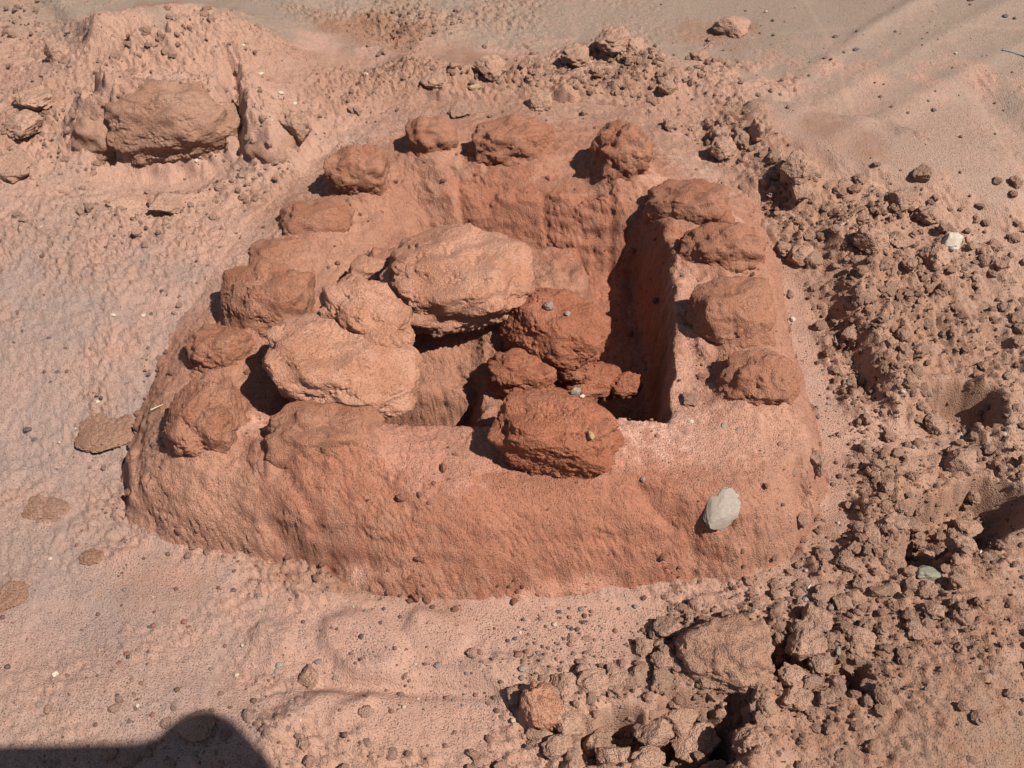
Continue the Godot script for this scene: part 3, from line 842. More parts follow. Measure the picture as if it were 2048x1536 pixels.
# a lump of packed sand: rounded block, a few broken faces, crumbly skin; its origin is at its base
func lump_mesh(sd: int, lvl: int, half: Vector3, power: float, cuts: int, lump: float, crumb: float, c0: Color, c1: Color, turn := Basis.IDENTITY) -> ArrayMesh:
	var r := RandomNumberGenerator.new()
	r.seed = sd * 977 + 13
	var dirs: PackedVector3Array = ico_v[lvl]
	var v := PackedVector3Array()
	var colors := PackedColorArray()
	v.resize(dirs.size())
	colors.resize(dirs.size())
	var off := Vector3(r.randf() * 50.0, r.randf() * 50.0, r.randf() * 50.0)
	var planes := []
	for k in cuts:
		var n := Vector3(r.randf_range(-1, 1), r.randf_range(-0.6, 0.8), r.randf_range(-1, 1)).normalized()
		planes.append([n, r.randf_range(0.72, 0.92)])
	var low := 1e9
	last_low = 0.0
	for i in dirs.size():
		var d := dirs[i]
		var q := pow(pow(absf(d.x), power) + pow(absf(d.y), power) + pow(absf(d.z), power), -1.0 / power)
		var p := d * q * (1.0 + lump * n3_lump.get_noise_3dv(d * 1.1 + off))
		for pl in planes:
			var over: float = p.dot(pl[0]) - pl[1]
			if over > 0.0:
				p -= pl[0] * over * (0.85 if cuts >= 5 else 0.55)
		p *= half
		var w := p + off
		# packed smooth skin on top, broken and crumbly below and in patches
		var broken := clampf(smoothstep(0.25, -0.55, d.y) + smoothstep(0.05, 0.35, n3_lump.get_noise_3dv(d * 2.3 + off)), 0.12, 1.0)
		var skin := n3_crumb.get_noise_3dv(w)
		var edge := smoothstep(0.08, 0.16, n3_crumb.get_noise_3dv(w * 0.7 + Vector3(9, 3, 5)))
		p += d * crumb * (skin * 1.5 * broken + n3_fine.get_noise_3dv(w) * (0.40 + 0.85 * broken) - edge * 0.35 * broken)
		if p.y < -half.y * 0.86:
			p.y = -half.y * 0.86 + (p.y + half.y * 0.86) * 0.3
		p = turn * p
		v[i] = p
		low = minf(low, p.y)
		var t := clampf(0.5 + n3_lump.get_noise_3dv(w * 9.0) * 1.3 + n3_crumb.get_noise_3dv(w) * 0.5, 0, 1)
		var c := c0.lerp(c1, t)
		colors[i] = c * (0.95 + 0.12 * n3_fine.get_noise_3dv(w * 1.5))
	last_low = low
	for i in v.size():
		v[i].y -= low
	return commit(v, ico_i[lvl], colors, true)

# ---------------------------------------------------------------- fields of the ground
func sample(f: PackedFloat32Array, x: float, z: float) -> float:
	var u := clampf((x - FX0) / FC, 0.0, FNX - 1.001)
	var w := clampf((z - FZ0) / FC, 0.0, FNZ - 1.001)
	var i := int(u)
	var j := int(w)
	u -= i
	w -= j
	var k := j * FNX + i
	return lerpf(lerpf(f[k], f[k + 1], u), lerpf(f[k + FNX], f[k + FNX + 1], u), w)

func seg_dist(px: float, pz: float, ax: float, az: float, bx: float, bz: float) -> float:
	var dx := bx - ax
	var dz := bz - az
	var l := dx * dx + dz * dz
	var t := 0.0 if l < 1e-9 else clampf(((px - ax) * dx + (pz - az) * dz) / l, 0.0, 1.0)
	var ex := px - ax - dx * t
	var ez := pz - az - dz * t
	return sqrt(ex * ex + ez * ez)

func raster(rows: Array, f: PackedFloat32Array, add: bool):
	for r in rows:
		var ax: float = r[0]
		var az: float = r[1]
		var bx: float = r[2]
		var bz: float = r[3]
		var wd: float = r[4]
		var amp: float = r[5]
		var sharp: bool = add and r[6] > 0.5
		var reach := wd * (1.7 if sharp else 2.3)
		var i0 := maxi(0, int((minf(ax, bx) - reach - FX0) / FC))
		var i1 := mini(FNX - 1, int((maxf(ax, bx) + reach - FX0) / FC) + 1)
		var j0 := maxi(0, int((minf(az, bz) - reach - FZ0) / FC))
		var j1 := mini(FNZ - 1, int((maxf(az, bz) + reach - FZ0) / FC) + 1)
		for j in range(j0, j1 + 1):
			for i in range(i0, i1 + 1):
				var x := FX0 + i * FC
				var z := FZ0 + j * FC
				var d := seg_dist(x, z, ax, az, bx, bz)
				if d > reach:
					continue
				if add:
					d += minf(wd * 0.35, 0.010) * n_mid.get_noise_2d(x, z)
					var g := 1.0 - smoothstep(0.65, 1.25, d / wd) if sharp else exp(-d * d / (wd * wd))
					f[j * FNX + i] += amp * g
				else:
					d += wd * 0.8 * n_patch.get_noise_2d(x, z)
					var g2 := (1.0 - smoothstep(0.6, 1.35, d / wd)) * amp
					f[j * FNX + i] = maxf(f[j * FNX + i], g2)

func lay_of_land(x: float, z: float) -> float:
	# level in front, rising behind the fort, a little earlier on the open side
	var k := smoothstep(-0.15, -0.5, x)
	return 0.10 * lerpf(smoothstep(0.12, -0.55, z), smoothstep(0.24, -0.30, z), k)

func build_fields():
	for f in [field_h, field_rubble, field_smooth, field_damp, field_tan, field_pale]:
		f.resize(FNX * FNZ)
	field_h.resize(FNX * FNZ)
	field_rubble.resize(FNX * FNZ)
	field_smooth.resize(FNX * FNZ)
	field_damp.resize(FNX * FNZ)
	field_tan.resize(FNX * FNZ)
	field_pale.resize(FNX * FNZ)
	for j in FNZ:
		for i in FNX:
			field_h[j * FNX + i] = lay_of_land(FX0 + i * FC, FZ0 + j * FC)
	field_h = rastered(RIDGES, field_h, true)
	for r in LUMPS:
		if r[0] == "earth_lump" or r[0] == "earth_clod":
			heap(field_h, FX0, FZ0, FC, FNX, FNZ, r[3], r[5] - r[8] * 0.25, r[6] * 1.2, r[8] * 1.1, r[7] * (1.05 if r[0] == "earth_lump" else 0.4), true)
	field_rubble = rastered(RUBBLE, field_rubble, false)
	field_smooth = rastered(SMOOTH, field_smooth, false)
	field_damp = rastered(DAMP, field_damp, false)
	field_tan = rastered(TAN, field_tan, false)
	field_pale = rastered(PALE, field_pale, false)

func rastered(rows: Array, f: PackedFloat32Array, add: bool) -> PackedFloat32Array:
	raster(rows, f, add)
	return f

func ground_height(x: float, z: float) -> float:
	var smo := sample(field_smooth, x, z)
	var rub := sample(field_rubble, x, z) * (1.0 - smo)
	rub *= 0.40 + 0.60 * smoothstep(-0.22, 0.12, n_patch.get_noise_2d(x * 0.6 + 11.0, z * 0.6))
	var h := sample(field_h, x, z) + n_low.get_noise_2d(x, z) * 0.010
	# the crust is whole in some places and flaked or trodden to dust in others
	var worn := smoothstep(-0.18, 0.22, n_patch.get_noise_2d(x * 0.45 + 3.0, z * 0.45))
	var rough := (1.0 - 0.92 * smo) * (0.50 + 0.75 * worn)
	h += n_mid.get_noise_2d(x, z) * 0.0035 * (0.06 + 0.94 * (1.0 - smo))
	var crust := n_crust.get_noise_2d(x, z)
	var flake2 := smoothstep(0.10, 0.14, n_crust.get_noise_2d(x * 2.3 + 1.0, z * 2.3)) * 0.0024
	var flake := flake2 + smoothstep(0.06, 0.10, crust) * 0.0058 - maxf(0.0, crust) * 0.014
	var pit := smoothstep(0.26, 0.36, n_fine.get_noise_2d(x * 0.7 + 3.0, z * 0.7))
	h += rough * (flake + crust * 0.0030 + n_fine.get_noise_2d(x, z) * 0.0022 - pit * 0.0030) + n_fine.get_noise_2d(z * 1.7, x * 1.7) * 0.0004
	if rub > 0.01:
		var wx := x + n_fine.get_noise_2d(x * 0.6, z * 0.6) * 0.012
		var wz := z + n_fine.get_noise_2d(z * 0.6 + 5.0, x * 0.6) * 0.012
		var clump := 0.45 + 0.9 * smoothstep(-0.25, 0.25, n_patch.get_noise_2d(x * 0.9, z * 0.9 + 2.0))
		h += rub * (-0.004 + n_mid.get_noise_2d(x * 0.8, z * 0.8) * 0.012 - n_cell_big.get_noise_2d(wx, wz) * 0.014 * rub * clump - n_cell.get_noise_2d(wx, wz) * 0.0085 * clump - n_cell.get_noise_2d(wx * 1.9, wz * 1.9) * 0.0035 + n_fine.get_noise_2d(x, z) * 0.0025)
	return h

func ground_color(x: float, z: float) -> Color:
	var rub := sample(field_rubble, x, z) * (1.0 - sample(field_smooth, x, z))
	var p := n_patch.get_noise_2d(x * 2.0, z * 2.0)
	var q := n_patch.get_noise_2d(x * 0.7 + 7.0, z * 0.7)
	var c := C_SAND.lerp(C_PALE, clampf(sample(field_pale, x, z) + q * 0.5, 0, 1))
	c = c.lerp(C_TAN, clampf(sample(field_tan, x, z) + p * 0.4 * sample(field_tan, x, z), 0, 1))
	var worn := smoothstep(-0.18, 0.22, n_patch.get_noise_2d(x * 0.45 + 3.0, z * 0.45))
	var flaked := smoothstep(0.02, 0.14, n_crust.get_noise_2d(x, z)) * worn
	c = c.lerp(Color(0.33, 0.198, 0.150), (0.22 * worn + 0.33 * flaked) * (1.0 - sample(field_smooth, x, z)))
	c = c.lerp(C_CLOD, rub * 0.75)
	c = c.lerp(C_DAMP, clampf(sample(field_damp, x, z) * (1.0 + p * 0.8) + maxf(0.0, p - 0.25) * 0.7, 0, 0.9))
	return c * (1.0 + 0.10 * p + 0.10 * n_fine.get_noise_2d(x * 1.3, z * 1.3))

func axis(lo: float, hi: float, step: float, far: float) -> PackedFloat32Array:
	var a := PackedFloat32Array()
	var left := PackedFloat32Array()
	var s := step
	var p := lo
	while p > -far:
		s *= 1.09
		p -= s
		left.append(p)
	left.reverse()
	a.append_array(left)
	p = lo
	while p < hi:
		a.append(p)
		p += step
	s = step
	while p < far:
		a.append(p)
		s *= 1.09
		p += s
	a.append(p)
	return a

func build_ground():
	var xs := axis(-1.05, 1.05, 0.0033, 60.0)
	var zs := axis(-1.25, 0.72, 0.0033, 60.0)
	var nx := xs.size()
	var nz := zs.size()
	var v := PackedVector3Array()
	var colors := PackedColorArray()
	v.resize(nx * nz)
	colors.resize(nx * nz)
	for j in nz:
		var z := zs[j]
		for i in nx:
			var x := xs[i]
			var far := absf(x) > 2.4 or z < -2.6 or z > 1.6
			var h: float
			var inside := 0.0
			if x > -0.68 and x < 0.62 and z > -0.9 and z < 0.46:
				inside = fort_sample(fort_in, x, z)
			if inside > 0.02:
				# under the fort the natural ground stays out of sight below its floor
				v[j * nx + i] = Vector3(x, sample(field_h, x, z) - smoothstep(0.02, 0.05, inside) * 0.30, z)
				colors[j * nx + i] = C_SAND
				continue
			if far:
				h = sample(field_h, x, z) + n_low.get_noise_2d(x, z) * 0.02
				colors[j * nx + i] = C_SAND.lerp(C_TAN, 0.5)
			else:
				h = ground_height(x, z)
				colors[j * nx + i] = ground_color(x, z)
			v[j * nx + i] = Vector3(x, h, z)
	var idx := PackedInt32Array()
	idx.resize((nx - 1) * (nz - 1) * 6)
	var k := 0
	for j in nz - 1:
		for i in nx - 1:
			var a := j * nx + i
			if v[a].y < -0.15 and v[a + nx + 1].y < -0.15:
				continue
			idx[k] = a; idx[k + 1] = a + 1; idx[k + 2] = a + nx + 1
			idx[k + 3] = a; idx[k + 4] = a + nx + 1; idx[k + 5] = a + nx
			k += 6
	idx.resize(k)
	var o := place(commit(v, idx, colors, true), mats["ground"], "ground", self)
	o.set_meta("kind", "structure")
	o.set_meta("label", "dry reddish sandy ground, crusted and crumbly")

# ---------------------------------------------------------------- the fort
func poly_info(poly: Array, x: float, z: float) -> Vector3:
	# (distance to the outline, height of the outline there, 1 inside or 0 outside)
	var best := 1e9
	var h := 0.0
	var inside := false
	var n := poly.size()
	var j := n - 1
	for i in n:
		var ax: float = poly[j][0]
		var az: float = poly[j][1]
		var bx: float = poly[i][0]
		var bz: float = poly[i][1]
		if ((bz > z) != (az > z)) and (x < (ax - bx) * (z - bz) / (az - bz) + bx):
			inside = not inside
		var dx := bx - ax
		var dz := bz - az
		var t := clampf(((x - ax) * dx + (z - az) * dz) / (dx * dx + dz * dz), 0.0, 1.0)
		var ex := x - ax - dx * t
		var ez := z - az - dz * t
		var d := ex * ex + ez * ez
		if d < best:
			best = d
			h = lerpf(poly[j][2], poly[i][2], t)
		j = i
	return Vector3(sqrt(best), h, 1.0 if inside else 0.0)

func fort_sample(f: PackedFloat32Array, x: float, z: float) -> float:
	var u := clampf((x - TX0) / TC, 0.0, TNX - 1.001)
	var w := clampf((z - TZ0) / TC, 0.0, TNZ - 1.001)
	var i := int(u)
	var j := int(w)
	u -= i
	w -= j
	var k := j * TNX + i
	return lerpf(lerpf(f[k], f[k + 1], u), lerpf(f[k + TNX], f[k + TNX + 1], u), w)

func build_fort_field():
	fort_h.resize(TNX * TNZ)
	fort_in.resize(TNX * TNZ)
	fort_zone.resize(TNX * TNZ)
	for j in TNZ:
		for i in TNX:
			var k := j * TNX + i
			var x := TX0 + i * TC
			var z := TZ0 + j * TC
			# uneven hand-scraped outlines
			var px := x + n_mid.get_noise_2d(x, z) * 0.006 + n_crust.get_noise_2d(x, z) * 0.0025
			var pz := z + n_mid.get_noise_2d(x + 4.0, z) * 0.006 + n_crust.get_noise_2d(x + 4.0, z) * 0.0025
			var b := poly_info(POLY_BASE, px, pz)
			fort_in[k] = b.x if b.z > 0.5 else -b.x
			var h := 0.0
			var zone := 0
			if b.z < 0.5:
				h = sample(field_h, x, z) - 0.004 - b.x * 0.7
			else:
				var s := poly_info(POLY_SHOULDER, px, pz)
				var gb := sample(field_h, x, z)
				if s.z < 0.5:
					var t := b.x / (b.x + s.x)
					h = lerpf(minf(gb, s.y), s.y, sin(t * PI * 0.5))
				else:
					var r := poly_info(POLY_RIM, px, pz)
					if r.z < 0.5:
						h = lerpf(s.y, r.y, s.x / (s.x + r.x)) + 0.006 * sin(PI * s.x / (s.x + r.x))
					else:
						var f := poly_info(POLY_FLOOR, px, pz)
						var floor_h := lerpf(-0.015, -0.085, smoothstep(-0.22, 0.10, z))
						if f.z < 0.5:
							var t2 := r.x / (r.x + f.x)
							h = lerpf(r.y, floor_h, smoothstep(0.0, 1.0, t2))
						else:
							h = floor_h
							zone = 4
			# spoil thrown back into the courtyard under the lumps, leaving a hole behind the front wall
			if b.z > 0.5 and z > -0.32 and z < 0.2 and x > -0.26 and x < 0.2:
				var e1 := maxf(maxf(-0.24 - x, x - lerpf(0.12, 0.03, smoothstep(-0.06, 0.03, z))), maxf(z - 0.062, -0.21 - z))
				var e2 := maxf(maxf(-0.055 - x, x - 0.05), maxf(-0.05 - z, z - 0.17))
				var out := minf(e1, e2) + n_mid.get_noise_2d(x * 0.6, z * 0.6) * 0.012
				var fill := lerpf(0.125, 0.046, smoothstep(-0.085, 0.06, z)) + n_mid.get_noise_2d(x, z) * 0.012 + 0.020 * smoothstep(0.015, -0.015, e2)
				h = lerpf(h, maxf(h, fill), 1.0 - smoothstep(-0.004, 0.034, out))
			if zone != 4:
				# which wall: by the side of the courtyard it stands on
				var ex := x - 0.02
				var ez := z + 0.02
				if ez > 0.02 and ez > absf(ex) * 0.28:
					zone = 0
				elif ez < 0.0 and -ez > (ex * 0.55 if ex > 0.0 else -ex * 0.95):
					zone = 2
				elif ex > 0.0:
					zone = 1
				else:
					zone = 3
			fort_h[k] = h
			fort_zone[k] = zone
	# sand packed up against the lumps that stand on the walls
	for r in LUMPS:
		if r[0] == "battlement_clod" or r[0] == "sand_pillar":
			heap(fort_h, TX0, TZ0, TC, TNX, TNZ, r[3], r[5] + 0.012, r[6] * 1.12, r[8] * 1.15, r[7] * (0.40 if r[0] == "battlement_clod" else 0.5), true)
	# ridges, cracks and scraped grooves on the walls
	for r in FORT_RIDGES:
		var reach: float = r[4] * 2.3
		for j in range(maxi(0, int((minf(r[1], r[3]) - reach - TZ0) / TC)), mini(TNZ - 1, int((maxf(r[1], r[3]) + reach - TZ0) / TC) + 1)):
			for i in range(maxi(0, int((minf(r[0], r[2]) - reach - TX0) / TC)), mini(TNX - 1, int((maxf(r[0], r[2]) + reach - TX0) / TC) + 1)):
				var d := seg_dist(TX0 + i * TC, TZ0 + j * TC, r[0], r[1], r[2], r[3])
				fort_h[j * TNX + i] += r[5] * exp(-d * d / (r[4] * r[4]))

func heap(f: PackedFloat32Array, x0: float, z0: float, cell: float, nx: int, nz: int, cx: float, cz: float, rx: float, rz: float, h: float, uneven: bool):
	for j in range(maxi(0, int((cz - rz * 1.8 - z0) / cell)), mini(nz - 1, int((cz + rz * 1.8 - z0) / cell) + 1)):
		for i in range(maxi(0, int((cx - rx * 1.8 - x0) / cell)), mini(nx - 1, int((cx + rx * 1.8 - x0) / cell) + 1)):
			var x := x0 + i * cell
			var z := z0 + j * cell
			var d := Vector2((x - cx) / rx, (z - cz) / rz).length()
			if uneven:
				d += 0.25 * n_mid.get_noise_2d(x * 2.0, z * 2.0)
			f[j * nx + i] += h * exp(-pow(maxf(d, 0.0), 4.0))

func fort_color(p: Vector3) -> Color:
	var q := n_patch.get_noise_3d(p.x * 1.4, p.y * 2.0, p.z * 1.4)
	var c := C_RED.lerp(Color(0.325, 0.170, 0.120), clampf(0.40 + q * 1.2, 0, 1))
	for r in FORT_PATCHES:
		var d := seg_dist(p.x, p.z, r[0], r[1], r[2], r[3])
		if d > r[4] * 1.8:
			continue
		d += r[4] * 0.9 * n_crust.get_noise_2d(p.x * 0.8, p.z * 0.8)
		var t: float = (1.0 - smoothstep(0.7, 1.25, d / r[4])) * r[5]
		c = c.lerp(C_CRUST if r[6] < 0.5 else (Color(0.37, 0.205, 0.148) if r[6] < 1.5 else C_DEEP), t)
	# the back and the open side are heaped straight from the dry ground beside them
	var edge := fort_sample(fort_in, p.x, p.z) + 0.03 * n_crust.get_noise_2d(p.x, p.z)
	var behind := smoothstep(-0.18, -0.34, p.z + maxf(0.0, p.x) * 0.3 + maxf(0.0, -p.x - 0.2) * -0.5)
	c = c.lerp(ground_color(p.x, p.z), behind * (1.0 - smoothstep(0.06, 0.14, edge)))
	return c * (1.0 + 0.22 * q + 0.14 * n_fine.get_noise_2d(p.x + p.y, p.z - p.y))

func build_fort():
	var step := 0.0024
	var nx := int((TNX - 2) * TC / step)
	var nz := int((TNZ - 2) * TC / step)
	var base := PackedVector3Array()
	base.resize(nx * nz)
	for j in nz:
		for i in nx:
			var x := TX0 + i * step
			var z := TZ0 + j * step
			base[j * nx + i] = Vector3(x, fort_sample(fort_h, x, z), z)
	var v := base.duplicate()
	var colors := PackedColorArray()
	colors.resize(nx * nz)
	for j in range(1, nz - 1):
		for i in range(1, nx - 1):
			var k := j * nx + i
			var p := base[k]
			if fort_sample(fort_in, p.x, p.z) < -0.03:
				continue
			var n := (base[k + nx] - base[k - nx]).cross(base[k + 1] - base[k - 1]).normalized()
			var steep := 1.0 - n.y
			var skin := n3_crumb.get_noise_3dv(p)
			# slanting crackle where the scraped damp face has torn
			var sl := Vector3((p.x * 0.8 + p.z * 0.6) * 0.7, p.y * 0.8, (p.z * 0.8 - p.x * 0.6) * 1.7)
			var torn := smoothstep(-0.10, 0.25, n_patch.get_noise_3dv(p * 0.8))
			var crack := smoothstep(0.15, 0.20, n3_crumb.get_noise_3dv(sl * 2.1)) * (0.15 + 0.85 * torn)
			var fine := n3_fine.get_noise_3dv(p)
			var zone := fort_zone[clampi(int((p.z - TZ0) / TC), 0, TNZ - 1) * TNX + clampi(int((p.x - TX0) / TC), 0, TNX - 1)]
			var amt := 0.0016 if zone == 0 else 0.0030
			v[k] = p + n * (skin * amt * (1.0 - 0.45 * steep) + fine * 0.0019 - crack * 0.0021 + n_mid.get_noise_3d(p.x * 0.6, p.y * 2.2, p.z * 0.8) * (0.004 if zone == 0 else 0.006))
			colors[k] = fort_color(p)
	var root := Node3D.new()
	root.name = "sand_fort"
	add_child(root)
	tag(root, "low walled sand fort heaped and scraped from damp red sand", "sand fort")
	var part_names := ["front_wall", "side_wall", "back_wall", "side_wall", "courtyard_floor"]
	var part_labels := ["broad sloping outer wall facing the viewer", "shaded wall beside the rubble", "rough inner wall behind the lumps", "low wall beside the pale open ground", "sunken courtyard floor between the walls"]
	for part in 5:
		var used := PackedInt32Array()
		used.resize(nx * nz)
		used.fill(-1)
		var pv := PackedVector3Array()
		var pc := PackedColorArray()
		var idx := PackedInt32Array()
		for j in range(1, nz - 2):
			var zj := clampi(int(j * step / TC), 0, TNZ - 1) * TNX
			for i in range(1, nx - 2):
				if fort_zone[zj + clampi(int(i * step / TC), 0, TNX - 1)] != part:
					continue
				var a := j * nx + i
				if fort_sample(fort_in, base[a].x, base[a].z) < -0.024:
					continue
				for c in [a, a + 1, a + nx, a + nx + 1]:
					if used[c] < 0:
						used[c] = pv.size()
						pv.append(v[c])
						pc.append(colors[c])
				idx.append_array(PackedInt32Array([used[a], used[a + 1], used[a + nx + 1], used[a], used[a + nx + 1], used[a + nx]]))
		var o := place(commit(pv, idx, pc, true), mats["fort"], part_names[part], root)
		o.set_meta("label", part_labels[part])

func surface(x: float, z: float) -> float:
	var h := ground_height(x, z)
	if x > TX0 and x < TX0 + TC * (TNX - 2) and z > TZ0 and z < TZ0 + TC * (TNZ - 2):
		if fort_sample(fort_in, x, z) > 0.0:
			return fort_sample(fort_h, x, z)
	return h

# ---------------------------------------------------------------- lumps, clods, stones
func tones(t: int) -> Array:
	match t:
		0: return [Color(0.50, 0.278, 0.200), Color(0.435, 0.220, 0.148)]
		1: return [Color(0.375, 0.190, 0.130), Color(0.33, 0.152, 0.099)]
		2: return [Color(0.375, 0.158, 0.100), Color(0.325, 0.128, 0.077)]
		3: return [Color(0.395, 0.240, 0.178), Color(0.345, 0.198, 0.142)]
		7: return [Color(0.335, 0.200, 0.148), Color(0.295, 0.168, 0.120)]
		4: return [Color(0.335, 0.285, 0.245), Color(0.265, 0.218, 0.185)]
		5: return [Color(0.62, 0.56, 0.49), Color(0.50, 0.43, 0.36)]
	return [Color(0.26, 0.25, 0.20), Color(0.20, 0.20, 0.16)]

func build_lumps():
	for r in LUMPS:
		var stone: bool = r[13] >= 4 and r[13] <= 6
		var tn := tones(r[13])
		var turn := Basis.from_euler(Vector3(0, deg_to_rad(r[9]), deg_to_rad(r[10])))
		if r[0] == "grey_stone":
			turn = Basis(Vector3.RIGHT, 0.55) * Basis(Vector3.UP, deg_to_rad(r[9]))
		var m := lump_mesh(r[12], r[14], Vector3(r[6], r[7], r[8]), r[11], 9 if stone else 2, 0.22 if stone else 0.20, 0.0008 if stone else 0.0033, tn[0], tn[1], turn)
		var o := place(m, mats["stone"] if stone else mats["lump"], numbered(r[0]), self)
		o.position = Vector3(r[3], r[4] + r[7] + last_low, r[5])
		if stone:
			o.position.y = surface(r[3], r[5]) - r[7] * (1.15 if r[0] == "grey_stone" else 0.45)
		elif r[0] == "damp_clod":
			o.position.y = surface(r[3], r[5]) - r[7] * 0.9
		if r[0] == "sand_boulder":
			lump_skins.append([o.position, m.surface_get_arrays(0)[Mesh.ARRAY_VERTEX]])
		tag(o, r[1], "stone" if stone else ("pillar" if r[0] == "sand_pillar" else "clod"), r[2])

var clod_meshes := []
var clod_spots := []

func build_clods():
	var tn0 := [C_CLOD * 1.12, C_CLOD * 0.86]
	for k in 9:
		clod_meshes.append(lump_mesh(100 + k, 4, Vector3(0.022, 0.017, 0.019), 3.2, 7, 0.26, 0.0021, tn0[0], tn0[1]))
	var n := 0
	for r in CLODS:
		var s: float = r[2] / 0.0195
		add_clod(r[0], r[1], Vector3(s, r[3] / 0.017, s * 0.95), n)
		n += 1
	# more of them, spread through the rubble
	var made := 0
	while made < 170:
		var z: Array = RUBBLE[rng.randi() % 12]
		var t := rng.randf()
		var x: float = lerpf(z[0], z[2], t) + rng.randfn() * z[4] * 0.6
		var zz: float = lerpf(z[1], z[3], t) + rng.randfn() * z[4] * 0.6
		if fort_near(x, zz) > -0.03 or rng.randf() > sample(field_rubble, x, zz):
			continue
		if absf(x) > 1.15 or zz > 0.66:
			continue
		var s := rng.randf_range(0.30, 0.62)
		if rng.randf() < 0.12:
			s *= 1.4
		add_clod(x, zz, Vector3(s * rng.randf_range(0.85, 1.2), s * rng.randf_range(0.8, 1.1), s * rng.randf_range(0.85, 1.2)), n)
		n += 1
		made += 1

func fort_near(x: float, z: float) -> float:
	if x < TX0 or x > TX0 + TC * (TNX - 2) or z < TZ0 or z > TZ0 + TC * (TNZ - 2):
		return -1.0
	return fort_sample(fort_in, x, z)

func add_clod(x: float, z: float, s: Vector3, n: int):
	var o := place(clod_meshes[n % clod_meshes.size()], mats["lump"], numbered("loose_clod"), self)
	var b := Basis.from_euler(Vector3(rng.randf_range(-0.2, 0.2), rng.randf() * TAU, rng.randf_range(-0.2, 0.2)))
	var sink := 0.0085 * s.y
	o.transform = Transform3D(b.scaled_local(s), Vector3(x, surface(x, z) - sink, z))
	var size := "thumb-sized" if s.x < 0.75 else "fist-sized"
	if fort_near(x, z) > 0.0:
		tag(o, size + " crumbly clod fallen on the wall of the fort", "clod", "clods fallen on the fort")
	elif z < -0.42 and x < 0.42:
		tag(o, size + " dry clod on the bank behind the fort", "clod", "clods on the bank")
	elif z > 0.38 and x < 0.3:
		tag(o, size + " crumbly clod in the heap of rubble in front of the fort", "clod", "clods in the front rubble")
	elif x > 0.2:
		tag(o, size + " crumbly clod in the strip of rubble along the right side", "clod", "clods in the side rubble")
	else:
		tag(o, size + " crumbly clod alone on the pale open sand", "clod", "clods on the open sand")

func build_pebbles():
	var cols := [Color(0.13, 0.10, 0.10), Color(0.42, 0.29, 0.18), Color(0.27, 0.21, 0.185), Color(0.60, 0.50, 0.42), Color(0.31, 0.27, 0.225), Color(0.23, 0.11, 0.085)]
	var said := ["tiny dark slate pebble lying on the sand", "flat tan pebble lying on the bank behind the fort", "small grey pebble lying on the sand", "tiny white quartz chip on the sand", "small greenish grey pebble lying on the sand", "small reddish brown pebble lying on the sand"]
	var kinds := ["dark_pebble", "tan_pebble", "grey_pebble", "quartz_chip", "pale_pebble", "brown_pebble"]
	var meshes := []
	for k in 6:
		meshes.append([])
		for q in 3:
			meshes[k].append(lump_mesh(300 + k * 3 + q, 3, Vector3(0.01, 0.007, 0.009), 2.8, 6, 0.35, 0.0004, cols[k] * 1.15, cols[k] * 0.85))
	for i in PEBBLES.size():
		var r: Array = PEBBLES[i]
		var o := place(meshes[r[4]][i % 3], mats["stone"], numbered(kinds[r[4]]), self)
		var b := Basis.from_euler(Vector3(0, deg_to_rad(r[5]) + (rng.randf() * 0.6), 0))
		var y := top_at(r[0], r[1])
		o.transform = Transform3D(b.scaled_local(Vector3(r[2] / 0.011, r[3] / 0.010, r[3] / 0.0095)), Vector3(r[0], y - r[3] * 0.45, r[1]))
		tag(o, said[r[4]], "pebble", kinds[r[4]].replace("_", " ") + "s on the sand")

func top_at(x: float, z: float) -> float:
	# the top of whatever lies there: the sand, or a lump on it
	var y := surface(x, z)
	for r in lump_skins:
		var d := Vector2(x - r[0].x, z - r[0].z)
		if d.length() > 0.16:
			continue
		for p in r[1]:
			if absf(p.x - d.x) < 0.005 and absf(p.z - d.y) < 0.005:
				y = maxf(y, p.y + r[0].y)
	return y

func stick_mesh(pts: Array, r0: float, r1: float, c: Color) -> ArrayMesh:
	var v := PackedVector3Array()
	var colors := PackedColorArray()
	var idx := PackedInt32Array()
	for i in pts.size():
		var d: Vector3 = (pts[mini(i + 1, pts.size() - 1)] - pts[maxi(i - 1, 0)]).normalized()
		var e1 := d.cross(Vector3.UP).normalized()
		var e2 := d.cross(e1)
		var r := lerpf(r0, r1, float(i) / (pts.size() - 1))
		for k in 6:
			v.append(pts[i] + (e1 * cos(k * TAU / 6) + e2 * sin(k * TAU / 6)) * r)
			colors.append(c * (0.9 + 0.2 * fmod(i * 0.37 + k * 0.21, 1.0)))
			if i > 0:
				var a := (i - 1) * 6 + k
				var b := (i - 1) * 6 + (k + 1) % 6
				idx.append_array(PackedInt32Array([a, b, a + 6, b, b + 6, a + 6]))
	return commit(v, idx, colors, true)

func build_straw():
	for r in STICKS:
		var pts := []
		for i in 6:
			var t := i / 5.0
			var x: float = lerpf(r[0], r[2], t) + sin(t * 3.0) * r[5]
			var z: float = lerpf(r[1], r[3], t)
			pts.append(Vector3(x, 0, z))
		var y: float = maxf(surface(r[0], r[1]), surface(r[2], r[3])) + r[4] * 0.8
		for i in 6:
			pts[i].y = maxf(y if r[6] < 0.5 else 0.0, surface(pts[i].x, pts[i].z) + r[4] * 0.7)
		var c: Color = [Color(0.55, 0.48, 0.33), Color(0.20, 0.20, 0.21), Color(0.42, 0.36, 0.30)][int(r[6])]
		var o := place(stick_mesh(pts, r[4], r[4] * 0.6, c), mats["stone"], numbered(["straw", "twig", "twig"][int(r[6])]), self)
		tag(o, ["pale straw stuck beside the front left clod", "bluish grey twig on the smooth sand far behind", "thin pale twig lying in the side rubble"][int(r[6])], ["straw", "twig", "twig"][int(r[6])])

